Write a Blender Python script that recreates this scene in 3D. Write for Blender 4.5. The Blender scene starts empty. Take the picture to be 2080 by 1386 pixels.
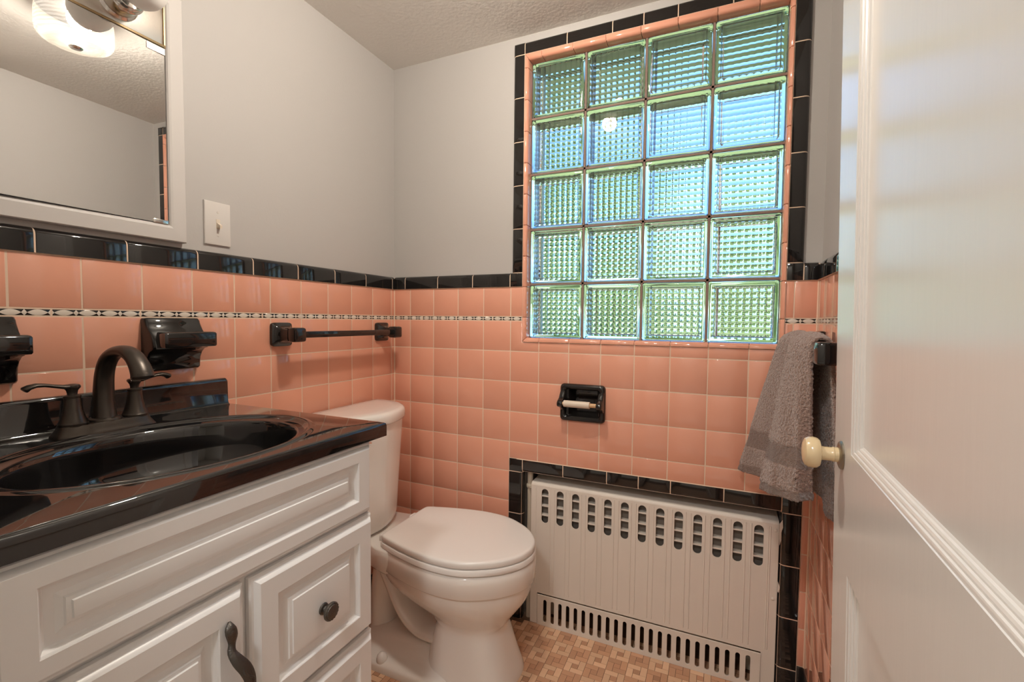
import bpy, bmesh, math, random
from mathutils import Vector, Matrix, Euler
random.seed(7)
C = bpy.context.scene.collection
sc = bpy.context.scene
PI = math.pi

# ------------------------------------------------------------------ camera, world, sun, exposure
# frame: x along the back wall, y = 0 on the back wall's tile face (room at y < 0), floor top at z = FZ
FZ = -0.012
cam_d = bpy.data.cameras.new('camera'); cam = bpy.data.objects.new('camera', cam_d); C.objects.link(cam)
cam_d.sensor_width = 36.0; cam_d.sensor_fit = 'HORIZONTAL'
cam_d.lens = 935.76 / 2080 * 36.0; cam_d.clip_start = 0.02
yaw, pit, rol = -0.4202, -0.0443, 0.0100
_f = Vector((math.sin(yaw) * math.cos(pit), math.cos(yaw) * math.cos(pit), math.sin(pit)))
_r = Vector((math.cos(yaw), -math.sin(yaw), 0)); _u = _r.cross(_f)
_r2 = math.cos(rol) * _r + math.sin(rol) * _u; _u2 = -math.sin(rol) * _r + math.cos(rol) * _u
cam.matrix_world = Matrix(((_r2.x, _u2.x, -_f.x, 1.1985), (_r2.y, _u2.y, -_f.y, -1.5125),
                           (_r2.z, _u2.z, -_f.z, 1.0781), (0, 0, 0, 1)))
sc.camera = cam

wld = bpy.data.worlds.new('sky'); sc.world = wld; wld.use_nodes = True
wn = wld.node_tree.nodes; wl = wld.node_tree.links
wn.clear()
sky = wn.new('ShaderNodeTexSky'); sky.sky_type = 'NISHITA'; sky.sun_disc = False
sky.sun_elevation = math.radians(48); sky.sun_rotation = math.radians(200); sky.air_density = 1.0; sky.dust_density = 0.15; sky.ozone_density = 2.5
bg = wn.new('ShaderNodeBackground'); bg.inputs['Strength'].default_value = 0.35
wo = wn.new('ShaderNodeOutputWorld')
tint = wn.new('ShaderNodeMix'); tint.data_type = 'RGBA'; tint.blend_type = 'MULTIPLY'
tint.inputs[0].default_value = 1.0; tint.inputs[7].default_value = (.66, .95, 1.08, 1)
wl.new(sky.outputs[0], tint.inputs[6]); wl.new(tint.outputs[2], bg.inputs[0]); wl.new(bg.outputs[0], wo.inputs[0])

sun_d = bpy.data.lights.new('sun', 'SUN'); sun = bpy.data.objects.new('sun', sun_d); C.objects.link(sun)
sun_d.energy = 7.5; sun_d.angle = math.radians(0.6); sun_d.color = (1, .95, .86)
sun.rotation_euler = (math.radians(44), 0, math.radians(-18)); sun.location = (0, -4, 6)

vs = sc.view_settings
sc.display_settings.display_device = 'sRGB'
vs.view_transform = 'Standard'; vs.look = 'None'; vs.gamma = 1.0; vs.use_curve_mapping = False
vs.exposure = 0.30
CEIL_LAMP_W = 54.0
HALL_FILL_W = 16.0
try:
    sc.cycles.use_denoising = True; sc.cycles.denoiser = 'OPENIMAGEDENOISE'
    sc.cycles.max_bounces = 16; sc.cycles.transmission_bounces = 14; sc.cycles.diffuse_bounces = 6
    sc.cycles.glossy_bounces = 6; sc.cycles.transparent_max_bounces = 16
    sc.cycles.sample_clamp_indirect = 6.0
except Exception:
    pass

# ------------------------------------------------------------------ materials
def s2l(c):
    return tuple(((v / 255.0) / 12.92 if v / 255.0 <= .04045 else ((v / 255.0 + .055) / 1.055) ** 2.4) for v in c)

class NT:
    def __init__(s, name):
        s.m = bpy.data.materials.new(name); s.m.use_nodes = True
        s.t = s.m.node_tree; s.n = s.t.nodes; s.l = s.t.links
        s.b = s.n['Principled BSDF']; s.out = s.n['Material Output']
    def node(s, k, **kw):
        n = s.n.new(k)
        for a, b in kw.items(): setattr(n, a, b)
        return n
    def link(s, a, b): s.l.new(a, b)
    def math(s, op, a, b=None, clamp=False):
        n = s.n.new('ShaderNodeMath'); n.operation = op; n.use_clamp = clamp
        for i, v in enumerate((a, b)):
            if v is None: continue
            if isinstance(v, (int, float)): n.inputs[i].default_value = v
            else: s.l.new(v, n.inputs[i])
        return n.outputs[0]
    def mix(s, fac, a, b):
        n = s.n.new('ShaderNodeMix'); n.data_type = 'RGBA'
        for i, v in ((0, fac), (6, a), (7, b)):
            if isinstance(v, (int, float)): n.inputs[i].default_value = v
            elif isinstance(v, tuple): n.inputs[i].default_value = (v[0], v[1], v[2], 1)
            else: s.l.new(v, n.inputs[i])
        return n.outputs[2]
    def obj(s):
        return s.n.new('ShaderNodeTexCoord').outputs['Object']
    def noise(s, scale, detail=3, rough=.5, vec=None, stretch=None):
        n = s.n.new('ShaderNodeTexNoise'); n.inputs['Scale'].default_value = scale
        n.inputs['Detail'].default_value = detail; n.inputs['Roughness'].default_value = rough
        v = vec if vec is not None else s.obj()
        if stretch:
            mp = s.n.new('ShaderNodeMapping'); mp.inputs['Scale'].default_value = stretch
            s.l.new(v, mp.inputs[0]); v = mp.outputs[0]
        s.l.new(v, n.inputs['Vector'])
        return n.outputs['Fac']
    def bump(s, h, strength, dist=.001):
        n = s.n.new('ShaderNodeBump'); n.inputs['Strength'].default_value = strength; n.inputs['Distance'].default_value = dist
        s.l.new(h, n.inputs['Height']); s.l.new(n.outputs[0], s.b.inputs['Normal'])

def mat(name, col, rough=.5, metal=0., spec=.5, coat=0., bump=None, var=0., stretch=None):
    t = NT(name)
    t.b.inputs['Base Color'].default_value = (*col, 1); t.b.inputs['Roughness'].default_value = rough
    t.b.inputs['Metallic'].default_value = metal; t.b.inputs['Specular IOR Level'].default_value = spec
    t.b.inputs['Coat Weight'].default_value = coat; t.b.inputs['Coat Roughness'].default_value = .03
    if var:
        nz = t.noise(6 if not stretch else 14, 4, .6, stretch=stretch)
        c2 = tuple(v * (1 - var) for v in col)
        t.link(t.mix(nz, (*col,), c2), t.b.inputs['Base Color'])
    if bump:
        t.bump(t.noise(bump[0], 3, .5, stretch=stretch), bump[1], bump[2])
    return t.m

def tile_mat(name, col, var, rough=.08):
    t = NT(name)
    oi = t.node('ShaderNodeObjectInfo')
    k = t.math('ADD', 1 - var, t.math('MULTIPLY', oi.outputs['Random'], 2 * var))
    nz = t.noise(9, 3, .5)
    mot = t.math('ADD', .95, t.math('MULTIPLY', nz, .10))
    f = t.math('MULTIPLY', k, mot)
    v = t.node('ShaderNodeVectorMath', operation='SCALE'); v.inputs[0].default_value = col
    t.link(f, v.inputs['Scale']); t.link(v.outputs[0], t.b.inputs['Base Color'])
    t.b.inputs['Roughness'].default_value = rough
    t.b.inputs['Coat Weight'].default_value = .25; t.b.inputs['Coat Roughness'].default_value = .03
    if 'pink' not in name: t.bump(t.noise(11, 2, .4), .035, .004)
    return t.m

M = {}
M['wall'] = mat('wall_paint', (.455, .432, .412), .55, bump=(160, .12, .002))
M['trim'] = mat('trim_paint', (.56, .53, .505), .5)
M['ceiling'] = mat('ceiling_paint', (.77, .74, .70), .8, bump=(90, .35, .004))
M['pink'] = tile_mat('pink_glazed_tile', (.73, .345, .235), .035)
M['black'] = tile_mat('black_glazed_tile', (.012, .0105, .010), .1, .06)
M['grout'] = mat('cream_grout', (.74, .55, .41), .8, bump=(300, .2, .001))
M['white_paint'] = mat('white_cabinet_lacquer', (.78, .775, .77), .32, bump=(40, .05, .002))
M['door_paint'] = mat('white_door_gloss', (.74, .715, .68), .22, bump=(55, .10, .002), stretch=(1, 1, .12))
M['porcelain'] = mat('white_porcelain', (.81, .77, .72), .10, coat=.4)
M['seat_plastic'] = mat('seat_plastic', (.81, .78, .745), .25)
M['black_marble'] = mat('black_cultured_marble', (.010, .009, .009), .04, spec=.75, coat=.35, var=.2)
M['bronze'] = mat('dark_bronze', (.075, .062, .052), .34, metal=.75, spec=.6)
M['pewter'] = mat('antique_pewter', (.16, .145, .13), .38, metal=.9, bump=(260, .5, .002), var=.5)
M['chrome'] = mat('chrome', (.72, .70, .67), .16, metal=1.)
M['brushed'] = mat('brushed_steel', (.74, .68, .61), .34, metal=1., bump=(220, .15, .001))
M['brass'] = mat('brass_edge', (.50, .36, .20), .3, metal=1.)
M['mirror'] = mat('mirror_silver', (.93, .93, .92), .004, metal=1.)
M['frost'] = mat('frosted_bulb_glass', (.86, .83, .79), .4)
M['cream_metal'] = mat('cream_radiator_paint', (.77, .70, .62), .42, bump=(30, .25, .004), var=.06, stretch=(1, 1, .10))
M['niche'] = mat('niche_plaster', (.30, .25, .21), .9)
M['baffle_shade'] = mat('shaded_baffle', (.22, .185, .155), .7, var=.3)  # darkened so the colour carries the shade inside the radiator slots
M['rust'] = mat('old_pipe_paint', (.62, .53, .42), .6, var=.25)
M['cream_plastic'] = mat('cream_roller', (.68, .58, .47), .4)
M['wood'] = mat('roller_wood', (.58, .36, .19), .5)
M['ivory'] = mat('ivory_knob', (.74, .58, .35), .18, coat=.4, var=.12)
M['nickel'] = mat('aged_nickel', (.40, .37, .31), .35, metal=1.)
M['plate'] = mat('switch_plastic', (.62, .585, .55), .3)
M['toggle'] = mat('toggle_plastic', (.66, .57, .46), .35)
M['screw'] = mat('painted_screw', (.62, .57, .52), .4)
M['mortar'] = mat('window_mortar', (.24, .165, .135), .9, bump=(200, .4, .002))
M['hall'] = mat('hall_paint', (.72, .68, .62), .7)
M['lawn'] = mat('lawn_grass', (.33, .42, .14), .9, bump=(40, .8, .05), var=.4)
M['leaf'] = mat('tree_leaves', (.30, .44, .14), .8, bump=(9, 1., .3), var=.6)
M['bark'] = mat('tree_bark', (.10, .07, .05), .9, bump=(30, .8, .02))
M['soffit'] = mat('eave_paint', (.62, .62, .52), .7)
M['vinylA'] = tile_mat('floor_light_piece', (.76, .49, .31), .10, .35)
M['vinylB'] = tile_mat('floor_dark_piece', (.60, .33, .195), .12, .35)
M['vinylC'] = tile_mat('floor_centre_piece', (.52, .275, .16), .14, .35)
M['floor_grout'] = mat('floor_joint', (.13, .07, .04), .85)

def glass_mat(name, col, rough=0.0, ior=1.48):
    t = NT(name)
    t.b.inputs['Base Color'].default_value = (*col, 1); t.b.inputs['Roughness'].default_value = rough
    t.b.inputs['Transmission Weight'].default_value = 1.0; t.b.inputs['IOR'].default_value = ior
    return t.m
M['glass'] = glass_mat('window_block_glass', (.988, .996, .992), 0.0)

def shade_mat():
    t = NT('lamp_shade_glass')
    tr = t.node('ShaderNodeBsdfTransparent'); tr.inputs[0].default_value = (1, .95, .88, 1)
    tl = t.node('ShaderNodeBsdfTranslucent'); tl.inputs[0].default_value = (.95, .90, .83, 1)
    df = t.node('ShaderNodeBsdfDiffuse'); df.inputs[0].default_value = (.85, .80, .74, 1)
    gl = t.node('ShaderNodeBsdfGlossy'); gl.inputs['Roughness'].default_value = .1
    wv = t.node('ShaderNodeTexWave'); wv.bands_direction = 'Z'; wv.inputs['Scale'].default_value = 28; wv.inputs['Distortion'].default_value = 2.0
    t.link(t.obj(), wv.inputs['Vector'])
    a = t.node('ShaderNodeMixShader'); t.link(t.math('ADD', .010, t.math('MULTIPLY', wv.outputs['Fac'], .014)), a.inputs[0]); t.link(tr.outputs[0], a.inputs[1]); t.link(tl.outputs[0], a.inputs[2])
    b = t.node('ShaderNodeMixShader'); b.inputs[0].default_value = .004; t.link(a.outputs[0], b.inputs[1]); t.link(df.outputs[0], b.inputs[2])
    c = t.node('ShaderNodeMixShader'); c.inputs[0].default_value = .05; t.link(b.outputs[0], c.inputs[1]); t.link(gl.outputs[0], c.inputs[2])
    t.link(c.outputs[0], t.out.inputs[0])
    return t.m
M['shade'] = shade_mat()

def emit_mat(name, col, st):
    t = NT(name); e = t.node('ShaderNodeEmission'); e.inputs[0].default_value = (*col, 1); e.inputs[1].default_value = st
    t.link(e.outputs[0], t.out.inputs[0]); return t.m
M['lit_bulb'] = emit_mat('lit_bulb', (1, .90, .76), 16.)

def liner_mat():
    t = NT('liner_pattern')
    sx = t.node('ShaderNodeSeparateXYZ'); t.link(t.obj(), sx.inputs[0])
    p = t.math('FRACT', t.math('DIVIDE', sx.outputs[0], .1525 / 4))
    v = t.math('ABSOLUTE', t.math('SUBTRACT', t.math('DIVIDE', sx.outputs[1], .0145), .5))
    q = t.math('DIVIDE', t.math('SUBTRACT', p, .5), .40)
    lens = t.math('LESS_THAN', v, t.math('MULTIPLY', .40, t.math('SUBTRACT', 1., t.math('MULTIPLY', q, q))))
    e = t.math('MINIMUM', p, t.math('SUBTRACT', 1., p))
    dia = t.math('LESS_THAN', t.math('ADD', t.math('DIVIDE', e, .115), t.math('DIVIDE', v, .42)), 1.)
    f = t.math('MAXIMUM', lens, dia)
    t.link(t.mix(f, (.016, .013, .011), (.70, .62, .53)), t.b.inputs['Base Color'])
    t.b.inputs['Roughness'].default_value = .15
    return t.m
M['liner'] = liner_mat()

def towel_mat():
    t = NT('grey_terry')
    at = t.node('ShaderNodeAttribute'); at.attribute_name = 'band'
    col = (.30, .203, .165)
    big = t.noise(240, 3, .65)
    fine = t.node('ShaderNodeTexWave'); fine.bands_direction = 'DIAGONAL'; fine.inputs['Scale'].default_value = 260; fine.inputs['Distortion'].default_value = .6
    t.link(t.obj(), fine.inputs['Vector'])
    h = t.mix(at.outputs['Fac'], big, t.math('MULTIPLY', fine.outputs['Fac'], .35))
    t.link(t.mix(big, tuple(v * .30 for v in col), tuple(v * 1.75 for v in col)), t.b.inputs['Base Color'])
    t.b.inputs['Roughness'].default_value = .95; t.b.inputs['Specular IOR Level'].default_value = .1
    t.b.inputs['Sheen Weight'].default_value = .6; t.b.inputs['Sheen Roughness'].default_value = .4
    t.bump(h, 1.0, .006)
    return t.m
M['towel'] = towel_mat()

# ------------------------------------------------------------------ mesh helpers
def parent_to(o, p):
    if p is not None:
        o.parent = p
        if p.type == 'EMPTY' or p.get('_off'):
            o.matrix_parent_inverse = p.matrix_basis.inverted()

def new_obj(name, me, parent=None, matrix=None):
    o = bpy.data.objects.new(name, me); C.objects.link(o)
    if matrix is not None: o.matrix_basis = matrix
    parent_to(o, parent)
    return o

def finish(me, m, smooth=True, angle=35):
    if m is not None: me.materials.append(m)
    if smooth:
        me.shade_smooth()
        try: me.set_sharp_from_angle(angle=math.radians(angle))
        except Exception: pass
    return me

class MB:
    def __init__(s): s.v = []; s.f = []
    def add(s, vs, fs):
        o = len(s.v); s.v += [tuple(v) for v in vs]; s.f += [tuple(i + o for i in f) for f in fs]
        return s
    def bm(s, b):
        b.verts.ensure_lookup_table(); b.verts.index_update()
        s.add([v.co[:] for v in b.verts], [[v.index for v in f.verts] for f in b.faces]); b.free(); return s
    def box(s, lo, hi, r=0., seg=2):
        b = bmesh.new(); bmesh.ops.create_cube(b, size=1)
        lo = Vector(lo); hi = Vector(hi)
        for v in b.verts: v.co = Vector(((v.co[i] + .5) * (hi[i] - lo[i]) + lo[i] for i in range(3)))
        if r: bmesh.ops.bevel(b, geom=b.edges[:], offset=r, segments=seg, profile=.5, affect='EDGES')
        return s.bm(b)
    def loft(s, rings, cap0=True, cap1=True, closed=True):
        n = len(rings[0]); vs = [p for r in rings for p in r]; fs = []
        for i in range(len(rings) - 1):
            for j in range(n if closed else n - 1):
                a = i * n + j; b = i * n + (j + 1) % n
                fs.append((a, b, b + n, a + n))
        if cap0: fs.append(tuple(reversed(range(n))))
        if cap1: fs.append(tuple((len(rings) - 1) * n + j for j in range(n)))
        return s.add(vs, fs)
    def lathe(s, prof, org, axis, n=24, cap=True):
        axis = Vector(axis).normalized(); t = axis.orthogonal().normalized(); u = axis.cross(t); org = Vector(org)
        rings = [[org + axis * h + (t * math.cos(2 * PI * k / n) + u * math.sin(2 * PI * k / n)) * max(r, 1e-4) for k in range(n)] for r, h in prof]
        return s.loft(rings, cap, cap)
    def tube(s, path, rad, n=14, flat=1.0, up=None, cap=True):
        P = [Vector(p) for p in path]; rings = []; prev = None
        for i, p in enumerate(P):
            d = (P[min(i + 1, len(P) - 1)] - P[max(i - 1, 0)]).normalized()
            if up is not None: a = Vector(up)
            elif prev is None: a = d.orthogonal()
            else: a = prev
            a = (a - d * a.dot(d)).normalized(); prev = a; b = d.cross(a)
            r = rad[i] if isinstance(rad, (list, tuple)) else rad
            rr = r if isinstance(r, tuple) else (r, r * flat)
            rings.append([p + a * math.cos(2 * PI * k / n) * rr[0] + b * math.sin(2 * PI * k / n) * rr[1] for k in range(n)])
        return s.loft(rings, cap, cap)
    def extrude(s, poly, mfun, d0, d1):
        """poly 2-D outline (ccw) -> prism between depths d0 and d1; mfun(a,b,d)->xyz"""
        return s.loft([[mfun(a, b, d0) for a, b in poly], [mfun(a, b, d1) for a, b in poly]])
    def build(s, name, m, parent=None, smooth=True, angle=35, fix=True, matrix=None):
        me = bpy.data.meshes.new(name); me.from_pydata(s.v, [], s.f)
        if fix:
            b = bmesh.new(); b.from_mesh(me); bmesh.ops.recalc_face_normals(b, faces=b.faces[:]); b.to_mesh(me); b.free()
        me.update(); finish(me, m, smooth, angle)
        return new_obj(name, me, parent, matrix)

def catmull(pts, n=6, closed=False):
    P = [Vector(p) for p in pts]; out = []; N = len(P)
    for i in range(N if closed else N - 1):
        if closed: a, b, c, d = P[(i - 1) % N], P[i], P[(i + 1) % N], P[(i + 2) % N]
        else: a, b, c, d = P[max(i - 1, 0)], P[i], P[i + 1], P[min(i + 2, N - 1)]
        for k in range(n):
            t = k / n
            out.append(.5 * ((2 * b) + (c - a) * t + (2 * a - 5 * b + 4 * c - d) * t * t + (3 * b - a - 3 * c + d) * t ** 3))
    if not closed: out.append(P[-1])
    return out

def thing(name, label, cat, loc, group=None):
    o = bpy.data.objects.new(name, None); C.objects.link(o); o.location = loc; o.empty_display_size = .05
    o['label'] = label; o['category'] = cat
    if group: o['group'] = group
    return o
def struct(o, label=None):
    o['kind'] = 'structure'
    if label: o['label'] = label
    return o

# ------------------------------------------------------------------ room shell
W = 1.449          # right wall tile face
CZ = 2.070         # ceiling
YF = -1.40         # inner face of the front wall (doorway behind the camera)
TZ = 1.198         # top of the pink field tile / bottom of the black cap
PAINT = .008       # painted plaster sits this far behind the tile face
WX0, WX1, WZ0, WZ1 = .577, 1.3585, 1.018, 1.980      # window opening
HW = (WX0 - .004, WX1 + .004, WZ0 - .004, WZ1 + .004)
NX0, NX1, NZ1 = .571, 1.378, .532                    # radiator niche opening
HN = (NX0 - .004, NX1 + .004, FZ - .1, NZ1 + .004)

def holed(name, u0, u1, v0, v1, n0, n1, holes, fun, m, parent=None):
    """slab in (u,v) between depths n0 (front) and n1 with rectangular holes; fun(u,v,n)->xyz"""
    us = sorted(set([u0, u1] + [h[i] for h in holes for i in (0, 1)])); us = [u for u in us if u0 <= u <= u1]
    vs_ = sorted(set([v0, v1] + [h[i] for h in holes for i in (2, 3)])); vs_ = [v for v in vs_ if v0 <= v <= v1]
    def solid(i, j):
        if i < 0 or j < 0 or i >= len(us) - 1 or j >= len(vs_) - 1: return False
        a, b = (us[i] + us[i + 1]) / 2, (vs_[j] + vs_[j + 1]) / 2
        return not any(h[0] < a < h[1] and h[2] < b < h[3] for h in holes)
    mb = MB()
    for i in range(len(us) - 1):
        for j in range(len(vs_) - 1):
            if not solid(i, j): continue
            a, b, c, d = us[i], us[i + 1], vs_[j], vs_[j + 1]
            q = lambda *ps: mb.add([fun(*p) for p in ps], [(0, 1, 2, 3)])
            q((a, c, n0), (b, c, n0), (b, d, n0), (a, d, n0)); q((a, c, n1), (a, d, n1), (b, d, n1), (b, c, n1))
            if not solid(i - 1, j): q((a, c, n0), (a, d, n0), (a, d, n1), (a, c, n1))
            if not solid(i + 1, j): q((b, c, n0), (b, c, n1), (b, d, n1), (b, d, n0))
            if not solid(i, j - 1): q((a, c, n0), (a, c, n1), (b, c, n1), (b, c, n0))
            if not solid(i, j + 1): q((a, d, n0), (b, d, n0), (b, d, n1), (a, d, n1))
    me = bpy.data.meshes.new(name); me.from_pydata(mb.v, [], mb.f)
    b = bmesh.new(); b.from_mesh(me); bmesh.ops.remove_doubles(b, verts=b.verts[:], dist=1e-5)
    bmesh.ops.recalc_face_normals(b, faces=b.faces[:]); b.to_mesh(me); b.free()
    finish(me, m, False)
    return new_obj(name, me, parent)

fb = lambda u, v, n: (u, n, v)
fl = lambda u, v, n: (-n, u, v)
fr = lambda u, v, n: (W + n, u, v)
PAPER = (.7368, .8432, .7508, .8572)
# the back wall's painted face is the plaster sheet in front of a structural core
wall_back = struct(holed('wall_back', -.15, W + .15, FZ - .1, CZ + .1, PAINT, .16, [HW, HN, PAPER], fb, M['wall']),
                   'back wall with glass block window, pink tile wainscot and radiator niche')
wall_left = struct(holed('wall_left', -1.56, PAINT, FZ - .1, CZ + .1, PAINT, .15, [], fl, M['wall']), 'painted left wall above pink tile wainscot behind the vanity')
wall_right = struct(holed('wall_right', -1.56, PAINT, FZ - .1, CZ + .1, PAINT, .15, [], fr, M['wall']), 'right wall with pink tile beside the open door')
wall_front = struct(holed('wall_front', -.15, W + .15, FZ - .1, CZ + .1, YF, YF - .14, [(.62, 1.402, FZ - .1, 2.02)], fb, M['wall']), 'front wall with the doorway')
ceiling = struct(MB().box((-.15, -1.54, CZ), (W + .15, .16, CZ + .10)).build('ceiling', M['ceiling'], smooth=False), 'off-white textured ceiling')
floor = struct(MB().box((-.15, -1.54, FZ - .10), (W + .15, .16, FZ - .0012)).build('floor', M['floor_grout'], smooth=False), 'small pinwheel tile floor in tan and pink')
# niche lining
mb = MB()
mb.box((NX0 - .01, .16, FZ - .1), (NX1 + .01, .17, NZ1 + .01))
mb.build('niche_lining', M['niche'], wall_back, smooth=False)
# grout beds
holed('grout', 0, W, FZ, 1.243, .0006, PAINT + .001, [(HW[0], HW[1], HW[2], 1.3), HN, PAPER], fb, M['grout'], wall_back)
holed('grout', YF, 0, FZ, 1.243, .0006, PAINT + .001, [], fl, M['grout'], wall_left)
holed('grout', YF, 0, FZ, 1.243, .0006, PAINT + .001, [], fr, M['grout'], wall_right)
# grout strips behind the black window frame
holed('grout', .5235, 1.4085, 1.243, 2.039, .0006, PAINT + .001, [(HW[0], HW[1], 1.0, HW[3])], fb, M['grout'], wall_back)

# ------------------------------------------------------------------ tiles
def frame_m(wall, u, v):
    """local tile frame (x along the wall, y up, z out of the wall)"""
    if wall == 'b': cols = ((1, 0, 0), (0, 0, 1), (0, -1, 0)); o = (u, 0, v)
    elif wall == 'l': cols = ((0, 1, 0), (0, 0, 1), (1, 0, 0)); o = (0, u, v)
    else: cols = ((0, -1, 0), (0, 0, 1), (-1, 0, 0)); o = (W, -u, v)
    return Matrix(((cols[0][0], cols[1][0], cols[2][0], o[0]), (cols[0][1], cols[1][1], cols[2][1], o[1]), (cols[0][2], cols[1][2], cols[2][2], o[2]), (0, 0, 0, 1)))

def inset(poly, d):
    out = []; n = len(poly)
    for i in range(n):
        p0, p1, p2 = (Vector(poly[(i + k) % n]) for k in (-1, 0, 1))
        e1 = (p1 - p0).normalized(); e2 = (p2 - p1).normalized()
        n1 = Vector((-e1.y, e1.x)); n2 = Vector((-e2.y, e2.x))
        k = 1 + n1.dot(n2)
        out.append(p1 + (n1 + n2) * (d / max(k, .2)))
    return out

_cache = {}
JT = .0011
def poly_tile(poly, key=None, m='pink', proud=0., soft=.0016, back=-.006):
    k = (m, proud, tuple((round(a, 4), round(b, 4)) for a, b in poly))
    if k in _cache: return _cache[k]
    p = inset(poly, JT)
    lv = [(0, back), (0, proud - soft), (soft * .3, proud - soft * .35), (soft, proud)]
    rings = [[(q.x, q.y, z) for q in inset(p, i)] for i, z in lv]
    mb = MB().loft(rings)
    me = bpy.data.meshes.new('tile'); me.from_pydata(mb.v, [], mb.f); me.update()
    finish(me, M[m], True, 50)
    _cache[k] = me
    return me

PARENT = {'b': wall_back, 'l': wall_left, 'r': wall_right}
def put_tile(wall, u0, u1, v0, v1, m='pink', cut=None, name='tile', **kw):
    if u1 - u0 < .004 or v1 - v0 < .004: return
    w, h = u1 - u0, v1 - v0
    poly = [(0, 0), (w, 0), (w, h), (0, h)]
    if cut: poly = [(a - u0, b - v0) for a, b in cut]
    me = poly_tile(poly, m=m, **kw)
    mt = frame_m(wall, u0, v0)
    if m == 'pink' and wall != 'r': mt = mt @ Matrix.Translation((w / 2, h / 2, 0)) @ Euler((random.uniform(-.0045, .0045), random.uniform(-.0045, .0045), 0)).to_matrix().to_4x4() @ Matrix.Translation((-w / 2, -h / 2, 0))
    return new_obj(name, me, PARENT[wall], mt)

P = .1095
ZROW = [FZ, .092] + [.2015 + P * k for k in range(0, 8)]        # .2015 .. .968
ZROW = [.092 + P * k for k in range(9)]                          # .092 .. .968
ROWS = [(ZROW[k], ZROW[k + 1]) for k in range(8)] + [(.968, 1.0775), (1.0925, TZ)]
def subtract(u0, u1, v0, v1, holes):
    """rect minus rects -> list of (rect, polygon|None)"""
    for h in holes:
        if h[0] <= u0 + .002 and h[1] >= u1 - .002 and h[2] <= v0 + .002 and h[3] >= v1 - .002: return []
        ou, ov = min(u1, h[1]) - max(u0, h[0]), min(v1, h[3]) - max(v0, h[2])
        if ou > .002 and ov > .002:
            if h[2] <= v0 + .002 and h[3] >= v1 - .002:          # full-height cut
                r = []
                if h[0] > u0 + .002: r += subtract(u0, h[0], v0, v1, holes)
                if h[1] < u1 - .002: r += subtract(h[1], u1, v0, v1, holes)
                return r
            if h[0] <= u0 + .002 and h[1] >= u1 - .002:
                r = []
                if h[2] > v0 + .002: r += subtract(u0, u1, v0, h[2], holes)
                if h[3] < v1 - .002: r += subtract(u0, u1, h[3], v1, holes)
                return r
            a, b, c, d = max(u0, h[0]), min(u1, h[1]), max(v0, h[2]), min(v1, h[3])
            if a > u0 + .002 and d >= v1 - .002: poly = [(u0, v0), (u1, v0), (u1, c), (a, c), (a, v1), (u0, v1)]      # hole upper right
            elif b < u1 - .002 and d >= v1 - .002: poly = [(u0, v0), (u1, v0), (u1, v1), (b, v1), (b, c), (u0, c)]    # upper left
            elif a > u0 + .002: poly = [(u0, v0), (a, v0), (a, d), (u1, d), (u1, v1), (u0, v1)]                       # lower right
            else: poly = [(b, v0), (u1, v0), (u1, v1), (u0, v1), (u0, d), (b, d)]                                     # lower left
            return [((u0, u1, v0, v1), poly)]
    return [((u0, u1, v0, v1), None)]

WIN_OUT = (.5625, 1.3705, 1.0025, 3.)
RAD_OUT = (.5164, 1.4305, FZ - .2, .579)
cols_b = [0] + [.0784 + P * c for c in range(13)] + [W]
pap = (cols_b[7], cols_b[8], ZROW[6], ZROW[7])
for (v0, v1) in ROWS:
    for a, b in zip(cols_b[:-1], cols_b[1:]):
        for (r, poly) in subtract(a, b, v0, v1, [WIN_OUT, RAD_OUT, pap]):
            put_tile('b', *r, cut=poly)
cols_l = [-(.0194 + P * n) for n in range(13)]
cols_l = [0] + cols_l + [YF]
for (v0, v1) in ROWS:
    for b, a in zip(cols_l[:-1], cols_l[1:]):
        put_tile('l', a, b, v0, v1)
cols_r = [0] + [.0765 + P * k for k in range(13)]
cols_r = [c for c in cols_r if c < -YF] + [-YF]
for (v0, v1) in ROWS:
    for a, b in zip(cols_r[:-1], cols_r[1:]):
        put_tile('r', a, b, v0, v1)
# liner strip
lb = [0.0, .136, .2905, .445, .5625]
for a, b in zip(lb[:-1], lb[1:]): put_tile('b', a, b, 1.0775, 1.0925, 'liner', name='liner_tile')
put_tile('b', 1.3705, W, 1.0775, 1.0925, 'liner', name='liner_tile')
for a, b in [(-(.1325 + .1535 * k) - .1535, -(.1325 + .1535 * k)) for k in range(7)] + [(-.1325, 0)]:
    put_tile('l', a, b, 1.0775, 1.0925, 'liner', name='liner_tile')
for k in range(9): put_tile('r', .1525 * k, min(.1525 * (k + 1), -YF), 1.0775, 1.0925, 'liner', name='liner_tile')
# black base course
for a, b in [(.1525 * k, min(.1525 * (k + 1), .5164)) for k in range(4)] + [(1.4305, W)]: put_tile('b', a, b, FZ, .092, 'black', name='base_tile', proud=.004)
for k in range(10): put_tile('l', max(-.1525 * (k + 1), YF), -.1525 * k, FZ, .092, 'black', name='base_tile', proud=.004)
for k in range(10): put_tile('r', .1525 * k, min(.1525 * (k + 1), -YF), FZ, .092, 'black', name='base_tile', proud=.004)

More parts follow.
